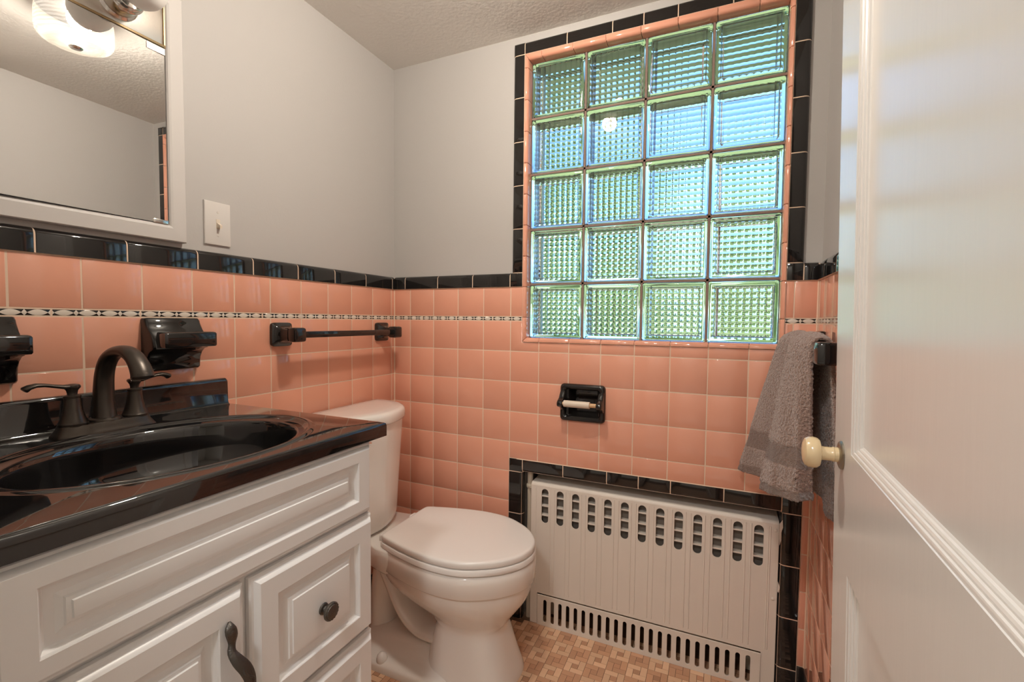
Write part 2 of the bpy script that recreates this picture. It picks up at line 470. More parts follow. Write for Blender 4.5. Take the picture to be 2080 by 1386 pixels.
def bull_profile(w, th, R, back, flat0=.0012, n=6, depth=None):
    """cross-section (v, n): square at v=0, bullnose at v=w; returns outline ccw"""
    pts = [(0, back), (0, th - flat0), (flat0, th)]
    for k in range(n + 1):
        a = PI / 2 * k / n
        pts.append((w - R + R * math.sin(a), th - R + R * math.cos(a)))
    pts.append((w, back))
    return pts
def cap_tile(mt, L, w, m='black', th=.004, R=.013, back=-.0085, parent=None, name='cap_tile', miter0=0., miter1=0., both=False):
    """bullnose piece: length along local x, bullnose towards local +y; mt = frame"""
    key = ('cap', m, round(L, 4), round(w, 4), th, R, back, miter0, miter1, both)
    if key not in _cache:
        pr = bull_profile(w, th, R, back)
        if both:                                    # corner piece with both outer edges rounded is approximated by a rounded end
            pass
        g = JT * (.0 if m == 'grout' else 1.)
        rings = []
        for u, ins in ((g, .0016), (g + .0006, .0005), (g + .0018, 0), (L - g - .0018, 0), (L - g - .0006, .0005), (L - g, .0016)):
            ring = []
            for v, n_ in pr:
                k = max(0., min(1., v / w))
                uu = u
                if u < L / 2: uu = u + miter0 * k
                else: uu = u - miter1 * k
                vv = min(max(v, g), w)
                ring.append((uu, vv, max(n_ - ins, back) if n_ > back + .001 else n_))
            rings.append(ring)
        mb = MB().loft(rings)
        me = bpy.data.meshes.new(name); me.from_pydata(mb.v, [], mb.f)
        b = bmesh.new(); b.from_mesh(me); bmesh.ops.recalc_face_normals(b, faces=b.faces[:]); b.to_mesh(me); b.free()
        me.update(); finish(me, M[m], True, 40); _cache[key] = me
    return new_obj(name, _cache[key], parent, mt)
def rotz(a): return Matrix.Rotation(a, 4, 'Z')
CW = .050
# wainscot caps (bullnose up)
for a, b in ((0, .055), (.055, .208), (.208, .361), (.361, .514)): cap_tile(frame_m('b', a, TZ), b - a, CW, parent=wall_back)
cap_tile(frame_m('b', 1.4125, TZ), W - 1.4125, CW, parent=wall_back)
jl = [0, -.017] + [-.017 - .1512 * k for k in range(1, 10)]
for b, a in zip(jl[:-1], jl[1:]):
    a = max(a, YF)
    if b - a > .01: cap_tile(frame_m('l', a, TZ), b - a, CW, parent=wall_left)
jr = [0, .114] + [.114 + .1525 * k for k in range(1, 9)] + [-YF]
for a, b in zip(jr[:-1], jr[1:]): cap_tile(frame_m('r', a, TZ), b - a, CW, parent=wall_right)
# grout runs that fill the joints between cap pieces
GR = dict(m='grout', th=.0030, name='grout')
cap_tile(frame_m('b', 0, TZ), .54, CW - .0007, parent=wall_back, **GR)
cap_tile(frame_m('b', 1.39, TZ), W - 1.39, CW - .0007, parent=wall_back, **GR)
cap_tile(frame_m('l', YF, TZ), -YF, CW - .0007, parent=wall_left, **GR)
cap_tile(frame_m('r', 0, TZ), -YF, CW - .0007, parent=wall_right, **GR)
cap_tile(frame_m('b', .5625, TZ) @ rotz(PI / 2), 2.030 - TZ, .0423, parent=wall_back, **GR)
cap_tile(frame_m('b', 1.3705, 2.030) @ rotz(-PI / 2), 2.030 - TZ, .0413, parent=wall_back, **GR)
cap_tile(frame_m('b', .535, 2.000), 1.400 - .535, .0423, parent=wall_back, **GR)
GN = dict(m='grout', th=.0020, R=.014, back=-.0195, name='grout')
cap_tile(frame_m('b', 1.40, .579) @ rotz(PI), 1.40 - .545, .0465, parent=wall_back, **GN)
cap_tile(frame_m('b', .5164, .565) @ rotz(-PI / 2), .565 - FZ, .0541, parent=wall_back, **GN)
cap_tile(frame_m('b', 1.4305, FZ) @ rotz(PI / 2), .565 - FZ, .0520, parent=wall_back, **GN)
for wl2, xx, sg_ in ((wall_left, 0, 1), (wall_right, W, -1)):
    MB().loft([[(xx + sg_ * a, -b, z) for a, b in ((-.004, -.004), (.0022, -.004), (.0022, .0004), (.0004, .0022), (-.004, .0022))] for z in (FZ, 1.244)]).build('grout', M['grout'], wl2, smooth=False)
# corner pieces where the cap meets the window frame (square, flat)
put_tile('b', .514, .5625, TZ, TZ + CW, 'black', name='cap_tile', proud=.004, back=-.008)
put_tile('b', 1.3705, 1.4125, TZ, TZ + CW, 'black', name='cap_tile', proud=.004, back=-.008)
# black window frame: left column (bullnose to -x), right column (+x), head (+z)
zl = [TZ + CW, 1.402, 1.5525, 1.7035, 1.8545, 2.000]
for a, b in zip(zl[:-1], zl[1:]):
    cap_tile(frame_m('b', .5625, a) @ rotz(PI / 2), b - a, .043, parent=wall_back)
    cap_tile(frame_m('b', 1.3705, b) @ rotz(-PI / 2), b - a, .042, parent=wall_back)
xt = [.5625, .714, .865, .962, 1.063, 1.214, 1.3705]
for a, b in zip(xt[:-1], xt[1:]): cap_tile(frame_m('b', a, 2.000), b - a, .043, parent=wall_back)
# outer corner pieces with a rounded corner
def corner_piece(x0, x1, z0, z1, left):
    w, h = x1 - x0, z1 - z0; R = .012
    base = [(0, 0), (w, 0)] + [(w - R + R * math.cos(a), h - R + R * math.sin(a)) for a in [PI / 2 * k / 6 for k in range(7)]] + [(0, h)]
    if left: base = [(w - a, b) for a, b in reversed(base)]
    lv = [(0, -.0085), (0, -.006), (.001, -.002), (.004, .002), (.009, .004)]
    rings = []
    for i, z in lv:
        ring = []
        for a, b in base:
            # pull only the outer (rounded) sides in
            aa = min(a, w - i) if not left else max(a, i)
            ring.append((min(max(aa, JT), w - JT), min(max(min(b, h - i), JT), h), z))
        rings.append(ring)
    return MB().loft(rings).build('cap_tile', M['black'], wall_back, matrix=frame_m('b', x0, z0))
corner_piece(.5195, .5625, 2.0, 2.043, True)
corner_piece(1.3705, 1.4125, 2.0, 2.043, False)
# pink bullnose lining the window opening
PB = dict(m='pink', th=.0045, R=.011, back=-.034, name='bullnose_tile')
zs = [1.0025 + .0155] + [1.090 + .1078 * k for k in range(0, 9)]
zs = [1.0025] + [z for z in zs[1:] if z < 1.97] + [2.000]
wl_, wr_, wt_, wb_ = WX0 - .5625, 1.3705 - WX1, 2.0 - WZ1, WZ0 - 1.0025
for i, (a, b) in enumerate(zip(zs[:-1], zs[1:])):
    lo, hi = i == 0, i == len(zs) - 2
    cap_tile(frame_m('b', .5625, b) @ rotz(-PI / 2), b - a, wl_, parent=wall_back, miter0=wt_ if hi else 0, miter1=wb_ if lo else 0, **PB)
    cap_tile(frame_m('b', 1.3705, a) @ rotz(PI / 2), b - a, wr_, parent=wall_back, miter0=wb_ if lo else 0, miter1=wt_ if hi else 0, **PB)
xs = [.5625] + [c for c in cols_b if .58 < c < 1.35] + [1.3705]
for i, (a, b) in enumerate(zip(xs[:-1], xs[1:])):
    lo, hi = i == 0, i == len(xs) - 2
    cap_tile(frame_m('b', a, 1.0025), b - a, wb_, parent=wall_back, miter0=wl_ if lo else 0, miter1=wr_ if hi else 0, **PB)
    cap_tile(frame_m('b', b, 2.0) @ rotz(PI), b - a, wt_, parent=wall_back, miter0=wr_ if hi else 0, miter1=wl_ if lo else 0, **PB)
# black trim round the radiator niche
RB = dict(th=.003, R=.014, back=-.02)
put_tile('b', .5164, .569, NZ1, .579, 'black', name='cap_tile', proud=.003, back=-.008)
put_tile('b', 1.380, 1.4305, NZ1, .579, 'black', name='cap_tile', proud=.003, back=-.008)
xr = [.569, .721, .873, .976, 1.075, 1.228, 1.380]
for a, b in zip(xr[:-1], xr[1:]): cap_tile(frame_m('b', b, .579) @ rotz(PI), b - a, .047, parent=wall_back, **RB)
zr = [FZ, .075, .225, .379, NZ1]
for a, b in zip(zr[:-1], zr[1:]):
    cap_tile(frame_m('b', .5164, b) @ rotz(-PI / 2), b - a, .0546, parent=wall_back, **RB)
    cap_tile(frame_m('b', 1.4305, a) @ rotz(PI / 2), b - a, .0525, parent=wall_back, **RB)

# ------------------------------------------------------------------ floor pieces (pinwheels)
PX, PY = .0606, .0570
X0, Y0 = .6585 + .004, -.0545
def unit_pieces():
    return [(0, 2, 2, 3), (2, 3, 1, 3), (1, 3, 0, 1), (0, 1, 0, 2), (1, 2, 1, 2)]
far = {'A': MB(), 'B': MB(), 'C': MB()}
_pm = {}
def piece_mesh(w, h, key):
    k = (w, h, key)
    if k not in _pm:
        g = .0006; e = .0006
        rings = [[(x, y, z) for x, y in ((g + i, g + i), (w - g - i, g + i), (w - g - i, h - g - i), (g + i, h - g - i))] for i, z in ((0, -.0012), (0, -.0003), (e, 0))]
        mb = MB().loft(rings); me = bpy.data.meshes.new('tile'); me.from_pydata(mb.v, [], mb.f); me.update()
        finish(me, M['vinyl' + key], False); _pm[k] = me
    return _pm[k]
cxs, cys = PX / 3, PY / 3
for i in range(-11, 14):
    for j in range(-25, 2):
        bx, by = X0 + i * PX, Y0 + j * PY
        near = (.52 <= bx <= 1.34) and (-.27 <= by < -.005)
        for n_, (a, b, c, d) in enumerate(unit_pieces()):
            key = 'C' if n_ == 4 else ('A' if (i + j) % 2 == 0 else 'B')
            x0, y0, w, h = bx + a * cxs, by + c * cys, (b - a) * cxs, (d - c) * cys
            if x0 < 0 or x0 + w > W or y0 < YF: continue
            if y0 + h > (.15 if NX0 < x0 < NX1 - w else 0): continue
            if near:
                new_obj('tile', piece_mesh(w, h, key), floor, Matrix.Translation((x0, y0, FZ)))
            else:
                g = .0006
                far[key].add([(x0 + g, y0 + g, FZ), (x0 + w - g, y0 + g, FZ), (x0 + w - g, y0 + h - g, FZ), (x0 + g, y0 + h - g, FZ)], [(0, 1, 2, 3)])
for k, mbx in far.items():
    o = mbx.build('tile_field', M['vinyl' + k], floor, smooth=False, fix=False); o['kind'] = 'stuff'

# ------------------------------------------------------------------ glass block window
BXO = WX0 - .0028
BX, BZ = (WX1 - WX0 + .0056) / 4, (WZ1 - WZ0 + .007) / 5
GY0, GY1 = .030, .110
window = bpy.data.objects.new('window_1', None); C.objects.link(window); window.location = (WX0, GY0, WZ0)
struct(window, 'four by five glass block window with ribbed panes')
def block_mesh():
    g = .004
    w, h, d = BX - 2 * g, BZ - 2 * g, GY1 - GY0
    mb = MB()
    R = .006
    # outer skin: rounded box with a raised face border (local x, y depth into the wall, z)
    b = bmesh.new(); bmesh.ops.create_cube(b, size=1)
    for v in b.verts: v.co = Vector((v.co.x * w, v.co.y * d, v.co.z * h))
    bmesh.ops.bevel(b, geom=b.edges[:], offset=R, segments=3, profile=.5, affect='EDGES')
    # recess the front and back faces slightly inside the border
    for sgn in (-1, 1):
        f = max(b.faces, key=lambda q: sgn * q.calc_center_median().y + (.0 if abs(q.normal.y) > .99 else -9))
        r = bmesh.ops.inset_region(b, faces=[f], thickness=.013); 
        r = bmesh.ops.inset_region(b, faces=[f], thickness=.004, depth=-.0028)
        r = bmesh.ops.inset_region(b, faces=[f], thickness=.002, depth=.0)
    bmesh.ops.recalc_face_normals(b, faces=b.faces[:])
    mb.bm(b)
    # inner cavity with cross ribs: vertical flutes on the room pane, horizontal flutes on the outside pane
    t, wall_, n, sg = .0085, .010, 9, 8
    cw, ch = w / 2 - wall_, h / 2 - wall_
    yf, yb = -d / 2 + t, d / 2 - t
    amp = .0021
    N = n * sg
    def fl_(k): return amp * abs(math.sin(PI * k / sg))
    base = len(mb.v)
    vs, fs = [], []
    for k in range(N + 1):
        x = -cw + 2 * cw * k / N
        vs += [(x, yf + fl_(k), -ch), (x, yf + fl_(k), ch)]
    for k in range(N): fs.append((2 * k, 2 * k + 1, 2 * k + 3, 2 * k + 2))     # faces towards +y (cavity)
    o = len(vs)
    for k in range(N + 1):
        z = -ch + 2 * ch * k / N
        vs += [(-cw, yb - fl_(k), z), (cw, yb - fl_(k), z)]
    for k in range(N): fs.append((o + 2 * k, o + 2 * k + 1, o + 2 * k + 3, o + 2 * k + 2))
    # side walls of the cavity
    q = len(vs)
    vs += [(-cw, yf, -ch), (cw, yf, -ch), (cw, yf, ch), (-cw, yf, ch), (-cw, yb, -ch), (cw, yb, -ch), (cw, yb, ch), (-cw, yb, ch)]
    fs += [(q, q + 1, q + 5, q + 4), (q + 1, q + 2, q + 6, q + 5), (q + 2, q + 3, q + 7, q + 6), (q + 3, q, q + 4, q + 7)]
    c0 = Vector((0, 0, 0)); fs2 = []
    for f in fs:
        p = [Vector(vs[i]) for i in f]; nn = (p[1] - p[0]).cross(p[2] - p[0])
        mid = sum(p, Vector()) / 4
        if nn.dot(c0 - mid) < 0: f = tuple(reversed(f))
        fs2.append(f)
    mb.add(vs, fs2)
    me = bpy.data.meshes.new('glass_block'); me.from_pydata(mb.v, [], mb.f); me.update()
    finish(me, M['glass'], True, 30)
    return me
bme = block_mesh()
for r in range(5):
    for c in range(4):
        new_obj('glass_block', bme, window, Matrix.Translation((BXO + (c + .5) * BX, (GY0 + GY1) / 2, WZ0 - .0035 + (r + .5) * BZ)))
mb = MB()
for c in range(1, 4): mb.box((BXO + c * BX - .0035, GY0 + .002, WZ0), (BXO + c * BX + .0035, GY1 - .002, WZ1))
for r in range(1, 5): mb.box((WX0, GY0 + .002, WZ0 - .0035 + r * BZ - .0035), (WX1, GY1 - .002, WZ0 - .0035 + r * BZ + .0035))
mb.build('mortar_joint', M['mortar'], window, smooth=False)

# ------------------------------------------------------------------ door (open, flat along the right wall)
DH = (1.362, -1.405, 0)
door = bpy.data.objects.new('door_1', None); C.objects.link(door); door.location = (1.3770, -.608, .94)
struct(door, 'white painted panel door standing open along the right wall')
DT = .034; DWD = .786; ST = .116; Z0, Z1 = FZ + .006, 1.990
def door_pt(s, z, n):   # s from the free edge towards the hinge, n out of the face (towards the room)
    return Vector((1.3770 - n - .0186 * (z - 1.04) - .035 * s, -.608 - s + .035 * n, z))
def door_leaf():
    mb = MB()
    panels = [(ST, DWD - ST, .892, 1.86), (ST - .010, DWD - ST + .010, .12, .712)]
    us = sorted({0, DWD} | {p[i] for p in panels for i in (0, 1)}); zs_ = sorted({Z0, Z1} | {p[i] for p in panels for i in (2, 3)})
    for i in range(len(us) - 1):
        for j in range(len(zs_) - 1):
            a, b, c, d = us[i], us[i + 1], zs_[j], zs_[j + 1]
            m_ = ((a + b) / 2, (c + d) / 2)
            if any(p[0] < m_[0] < p[1] and p[2] < m_[1] < p[3] for p in panels): continue
            mb.add([door_pt(a, c, 0), door_pt(b, c, 0), door_pt(b, d, 0), door_pt(a, d, 0)], [(0, 1, 2, 3)])
    # edges and back
    e = [(0, Z0), (DWD, Z0), (DWD, Z1), (0, Z1)]
    mb.loft([[door_pt(s, z, 0) for s, z in e], [door_pt(s, z, -DT) for s, z in e]], cap0=False)
    leaf = mb.build('door_leaf', M['door_paint'], door, smooth=False)
    prof = [(0, 0), (.0006, -.0012), (.0024, -.0013), (.0045, -.0024), (.0050, -.0042), (.0070, -.0043), (.0090, -.0054), (.0095, -.0074), (.0112, -.0075), (.0130, -.0086), (.0138, -.0106), (.0150, -.0112), (.0158, -.012)]
    for p in panels:
        mb = MB(); rings = []
        for i, n_ in prof:
            rings.append([door_pt(s, z, n_) for s, z in ((p[0] + i, p[2] + i), (p[1] - i, p[2] + i), (p[1] - i, p[3] - i), (p[0] + i, p[3] - i))])
        mb.loft(rings, cap0=False, cap1=False).build('panel_moulding', M['door_paint'], door, angle=25)
        i = .0158
        MB().add([door_pt(s, z, -.012) for s, z in ((p[0] + i, p[2] + i), (p[1] - i, p[2] + i), (p[1] - i, p[3] - i), (p[0] + i, p[3] - i))], [(0, 1, 2, 3)]).build('panel', M['door_paint'], door, smooth=False)
door_leaf()
kb = door_pt(.056, .876, 0)
MB().lathe([(.0215, 0), (.0220, .0012), (.0205, .0032), (.0155, .005), (.0115, .0055)], kb, (-1, 0, .0), 28).build('rosette', M['nickel'], door)
MB().lathe([(r_ * .88, h_ * .88) for r_, h_ in ((.0125, .005), (.0130, .008), (.0125, .012), (.0132, .013), (.0120, .016), (.0118, .026), (.0128, .031), (.0235, .034), (.0265, .038), (.0275, .044), (.0265, .051), (.0235, .056), (.016, .059), (.006, .0602), (.0, .0603))], kb, (-1, 0, 0), 32).build('knob', M['ivory'], door)

# ------------------------------------------------------------------ vanity cabinet
VY0, VY1 = -1.3180, -.7380
van = thing('vanity_cabinet', 'white vanity cabinet with raised panel door and drawers under the black sink top', 'cabinet', (.27, -1.01, FZ))
mb = MB(); 
for lo_, hi_ in (((.002, VY0, FZ + .09), (.514, VY0 + .016, .8195)), ((.002, VY1 - .016, FZ + .09), (.514, VY1, .8195)), ((.002, VY0 + .016, FZ + .09), (.514, VY1 - .016, FZ + .106)),
                 ((.002, VY0 + .016, FZ + .106), (.010, VY1 - .016, .8195)), ((.496, VY0 + .016, FZ + .106), (.514, VY1 - .016, .8195))): mb.box(lo_, hi_)
mb.box((.002, VY0 + .01, FZ), (.45, VY1 - .01, FZ + .09))
mb.build('carcass', M['white_paint'], van)
def raised_panel(name, y0, y1, z0, z1, x0, parent, frame=.0445, tall=None, left=None):
    """overlay front with routed edge, cove frame and raised centre; loops are insets from the outer edge"""
    f = frame
    prof = [(0, -.020), (0, -.012), (.0025, -.0095), (.006, -.0085), (.0075, -.0055), (.011, -.0015), (.013, 0),
            (f, 0), (f + .0015, -.0015), (f + .002, -.004), (f + .0055, -.0085), (f + .0075, -.0095), (f + .017, -.0098),
            (f + .020, -.0085), (f + .024, -.007), (f + .0255, -.0045), (f + .030, -.0035), (f + .031, -.001), (f + .036, -.0005)]
    lim = min(y1 - y0, z1 - z0) / 2
    rings = []
    for i, n_ in prof:
        iy = i; iz = i
        if tall and i > .013: iz = i + tall
        il = iy + (left if (left and i > .013) else 0)
        rings.append([(x0 + n_, y, z) for y, z in ((y0 + il, z0 + iz), (y1 - iy, z0 + iz), (y1 - iy, z1 - iz), (y0 + il, z1 - iz))])
    return MB().loft(rings).build(name, M['white_paint'], parent, angle=20)
XF = .535
raised_panel('false_front', -1.3195, -.7425, .6665, .8165, XF - .003, van, frame=.0425, tall=-.0085)
dr = raised_panel('drawer', -1.0260, -.7425, .4135, .6605, XF, van, frame=.0445)
dr2 = raised_panel('drawer', -1.0260, -.7425, .152, .4035, XF, van, frame=.0445)
dd = raised_panel('door', -1.3195, -1.0365, .105, .6605, XF, van, frame=.0445)
def knob(y, z, parent):
    kx = XF - .001
    mb = MB().lathe([(.0105, -.002), (.0110, .001), (.0095, .003), (.0100, .0045), (.0065, .006), (.0055, .011), (.0070, .014), (.0150, .0165), (.0168, .0185), (.0170, .021), (.0150, .0235), (.0135, .0230), (.0125, .0245), (.006, .0262), (0., .0265)], (kx, y, z), (1, 0, 0), 26)
    mb.build('knob', M['pewter'], parent)
    m2 = MB()
    for k in range(16):
        a = 2 * PI * k / 16
        m2.lathe([(0, -.0014), (.0016, -.0006), (.0016, .0006), (0, .0014)], (kx + .0225, y + math.cos(a) * .0148, z + math.sin(a) * .0148), (1, 0, 0), 6)
    m2.build('knob_beading', M['pewter'], parent)
knob(-.8845, .5325, dr); knob(-.8845, .278, dr2)
# scroll pull on the door
pz = [(.632, -1.0685, .004), (.624, -1.0710, .010), (.612, -1.0690, .011), (.600, -1.0690, .010), (.590, -1.0720, .014), (.578, -1.0690, .022), (.562, -1.0610, .028), (.545, -1.0560, .031), (.528, -1.0560, .031), (.512, -1.0600, .028), (.496, -1.0680, .022), (.484, -1.0720, .014), (.474, -1.0690, .010), (.462, -1.0690, .011), (.450, -1.0710, .010), (.442, -1.0685, .004)]
path = catmull([(XF + n_ - .001, y, z) for z, y, n_ in [(z_ - .012, y_, n__) for z_, y_, n__ in pz]], 3)
wd = catmull([(.002, 0, 0), (.0085, 0, 0), (.0085, 0, 0), (.0055, 0, 0), (.0065, 0, 0), (.009, 0, 0), (.0098, 0, 0), (.0092, 0, 0), (.0092, 0, 0), (.0098, 0, 0), (.009, 0, 0), (.0065, 0, 0), (.0055, 0, 0), (.0085, 0, 0), (.0085, 0, 0), (.002, 0, 0)], 3)
MB().tube(path, [(max(w.x, .0015), max(.0045 * min(1, w.x / .006), .0012)) for w in wd], 12, up=(0, 1, 0)).build('pull_handle', M['pewter'], dd)
# raised scroll work on the pull
for s in (1, -1):
    c = [(XF + .031 + .004, -1.058 + .006 * math.cos(t * 5) * (1 - t * .6), .525 + s * (.004 + .032 * t)) for t in [k / 14 for k in range(15)]]
    c = [(x - .009 * max(0, abs(z - .525) - .012) / .024, y - .006 * max(0, abs(z - .525) - .008) / .03, z) for x, y, z in c]
    MB().tube(c, [.0012 + .0012 * math.sin(PI * k / 14) for k in range(15)], 6).build('scroll_relief', M['pewter'], dd)
    MB().lathe([(.0032, 0), (.0028, .0015), (.001, .0022)], (XF + .0125, -1.0700, .525 + s * .0830), (1, 0, 0), 10).build('rivet', M['pewter'], dd)

# ------------------------------------------------------------------ vanity top with oval basin
top = thing('sink_top', 'glossy black sink top with oval basin and backsplash on the white cabinet', 'sink', (.27, -1.0, .82))
TX1, TY0, TY1, TZ1, TZ0 = .534, -1.3180, -.7015, .851, .8205
def sink():
    cx, cy = .308, -1.011
    N = 128
    corners = [math.atan2(y - cy, x - cx) for x in (.0015, TX1) for y in (TY0, TY1)]
    ang = [2 * PI * k / N - PI for k in range(N)]
    for c in corners:
        i = min(range(N), key=lambda k: abs(ang[k] - c)); ang[i] = c
    def rect(a, d=0.):
        dx, dy = math.cos(a), math.sin(a); t = 1e9
        if dx > 1e-9: t = min(t, (TX1 - d - cx) / dx)
        if dx < -1e-9: t = min(t, (.0015 + (d if d < .002 else .002) - cx) / dx)
        if dy > 1e-9: t = min(t, (TY1 - d - cy) / dy)
        if dy < -1e-9: t = min(t, (TY0 + d - cy) / dy)
        return cx + dx * t, cy + dy * t
    def ell(a, ax, ay):
        t = 1 / math.sqrt((math.cos(a) / ax) ** 2 + (math.sin(a) / ay) ** 2)
        return cx + math.cos(a) * t, cy + math.sin(a) * t
    rings = []
    for d, z in ((.03, TZ0), (0, TZ0), (0, TZ0 + .002), (0, TZ1 - .007), (.001, TZ1 - .003), (.0035, TZ1 - .0008), (.007, TZ1)):
        rings.append([(*rect(a, d), z) for a in ang])
    AX, AY = .205, .262
    for k, z in ((1.0, 0), (.985, .0006), (.970, .0026), (.955, .0038), (.940, .0030), (.923, .0002), (.908, -.0030), (.890, -.0046), (.862, -.0054), (.846, -.0064), (.834, -.0100), (.826, -.018), (.816, -.032), (.802, -.055), (.776, -.082), (.72, -.106), (.61, -.122), (.46, -.129), (.28, -.132), (.10, -.1335)):
        rings.append([(*ell(a, AX * k, AY * k), TZ1 + z) for a in ang])
    MB().loft(rings, cap0=False).build('basin_top', M['black_marble'], top, angle=50)
    MB().lathe([(.022, 0), (.022, .003), (.017, .0035), (.012, .002), (.004, .004), (0, .0042)], (cx, cy, TZ1 - .1335), (0, 0, 1), 24).build('drain', M['bronze'], top)
sink()
mb = MB()
prof = [(.0005, TZ1 - .004), (.030, TZ1 - .001), (.0265, TZ1 + .0005), (.0235, TZ1 + .003), (.0215, TZ1 + .008), (.0200, TZ1 + .06), (.0195, .9165), (.0175, .9190), (.0145, .9200), (.0035, .9200), (.0005, .9185)]
rings = []
for y, k in ((TY0 + .002, .9965), (TY0 + .004, 1.), (-.7175, 1.), (-.7150, .9985), (-.7135, .995)):
    rings.append([(x, y, TZ1 + (z - TZ1) * (1 if k == 1. else (.97 if k > .996 else .93))) for x, z in prof])
mb.loft(rings).build('backsplash', M['black_marble'], top, angle=50)

# ------------------------------------------------------------------ faucet
FX, FY = .088, -1.0105
fc = thing('faucet', 'dark bronze two-handle faucet with arched spout on the black sink top', 'faucet', (FX, FY, TZ1))
def slab_rings(levels, cx, cy, n=40):
    R = []
    for hx, hy, z, p in levels:
        ring = []
        for k in range(n):
            a = 2 * PI * k / n; c, s_ = math.cos(a), math.sin(a)
            ring.append((cx + hx * math.copysign(abs(c) ** p, c), cy + hy * math.copysign(abs(s_) ** p, s_), z))
        R.append(ring)
    return R
MB().loft(slab_rings([(.030, .0815, TZ1 + .000, .42), (.030, .0815, TZ1 + .003, .42), (.028, .0790, TZ1 + .007, .45), (.0250, .0745, TZ1 + .014, .5), (.0238, .0725, TZ1 + .020, .5), (.0230, .0715, TZ1 + .0215, .5)], FX, FY)).build('base_plate', M['bronze'], fc, angle=60)
bz = TZ1 + .021
arc = []
pts = [(FX - .004, FY, bz + .002), (FX - .005, FY, bz + .03), (FX - .004, FY, bz + .065), (FX + .002, FY, bz + .098), (FX + .018, FY, bz + .123), (FX + .044, FY, bz + .137), (FX + .074, FY, bz + .140), (FX + .100, FY, bz + .132), (FX + .118, FY, bz + .117), (FX + .127, FY, bz + .103), (FX + .1300, FY, bz + .0945)]
path = catmull(pts, 5)
rr = []
for i in range(len(path)):
    t = i / (len(path) - 1)
    lerp = lambda tab: next(a1 + (b1 - a1) * (t - t0) / (t1 - t0) for (t0, a1), (t1, b1) in zip(tab[:-1], tab[1:]) if t <= t1 + 1e-9)
    rr.append((lerp([(0, .0205), (.12, .0175), (.3, .0160), (.6, .0158), (.85, .0178), (1, .0192)]), lerp([(0, .0205), (.12, .0160), (.3, .0132), (.55, .0108), (.8, .0125), (1, .0158)])))
sp = MB().tube(path, rr, 22, up=(0, 1, 0)).build('spout', M['bronze'], fc, angle=60)
MB().lathe([(.0275, -.001), (.0278, .003), (.0262, .006), (.0225, .0075)], (FX - .004, FY, bz - .001), (0, 0, 1), 28).build('spout_collar', M['bronze'], sp)
d = (path[-1] - path[-3]).normalized()
MB().lathe([(.0168, -.002), (.0174, .000), (.0174, .0040), (.0160, .0050), (.0125, .0050)], path[-1] - d * .002, d, 26).build('aerator', M['bronze'], sp)
for s in (-1, 1):
    hy = FY + s * .0510
    h = MB().lathe([(.0222, -.001), (.0225, .004), (.0212, .006), (.0206, .0075), (.0188, .012), (.0160, .022), (.0138, .034), (.0126, .046), (.0121, .0520), (.0130, .0530), (.0132, .0562), (.0118, .0572), (.0085, .0580)], (FX, hy, bz), (0, 0, 1), 28).build('handle', M['bronze'], fc)
    MB().lathe([(.0078, .056), (.0074, .060), (.0084, .0655), (.0108, .0695), (.0120, .0735), (.0112, .0765), (.0055, .0782), (0, .0785)], (FX, hy, bz), (0, 0, 1), 20).build('handle_cap', M['bronze'], h)
    L = [(-.012, .0830, .0085, .0040), (.002, .0835, .0100, .0048), (.014, .0838, .0105, .0042), (.030, .0868, .0080, .0034), (.046, .0902, .0078, .0034), (.060, .0912, .0088, .0040), (.071, .0888, .0098, .0048), (.0775, .0850, .0092, .0060), (.0790, .0838, .0070, .0050)]
    pth = [(FX + .004 * 0, hy + s * a * .84, bz + b - .0098) for a, b, _, _ in L]
    MB().tube(pth, [(c, e) for _, _, c, e in L], 14, up=(1, 0, 0)).build('lever', M['bronze'], h, angle=60)

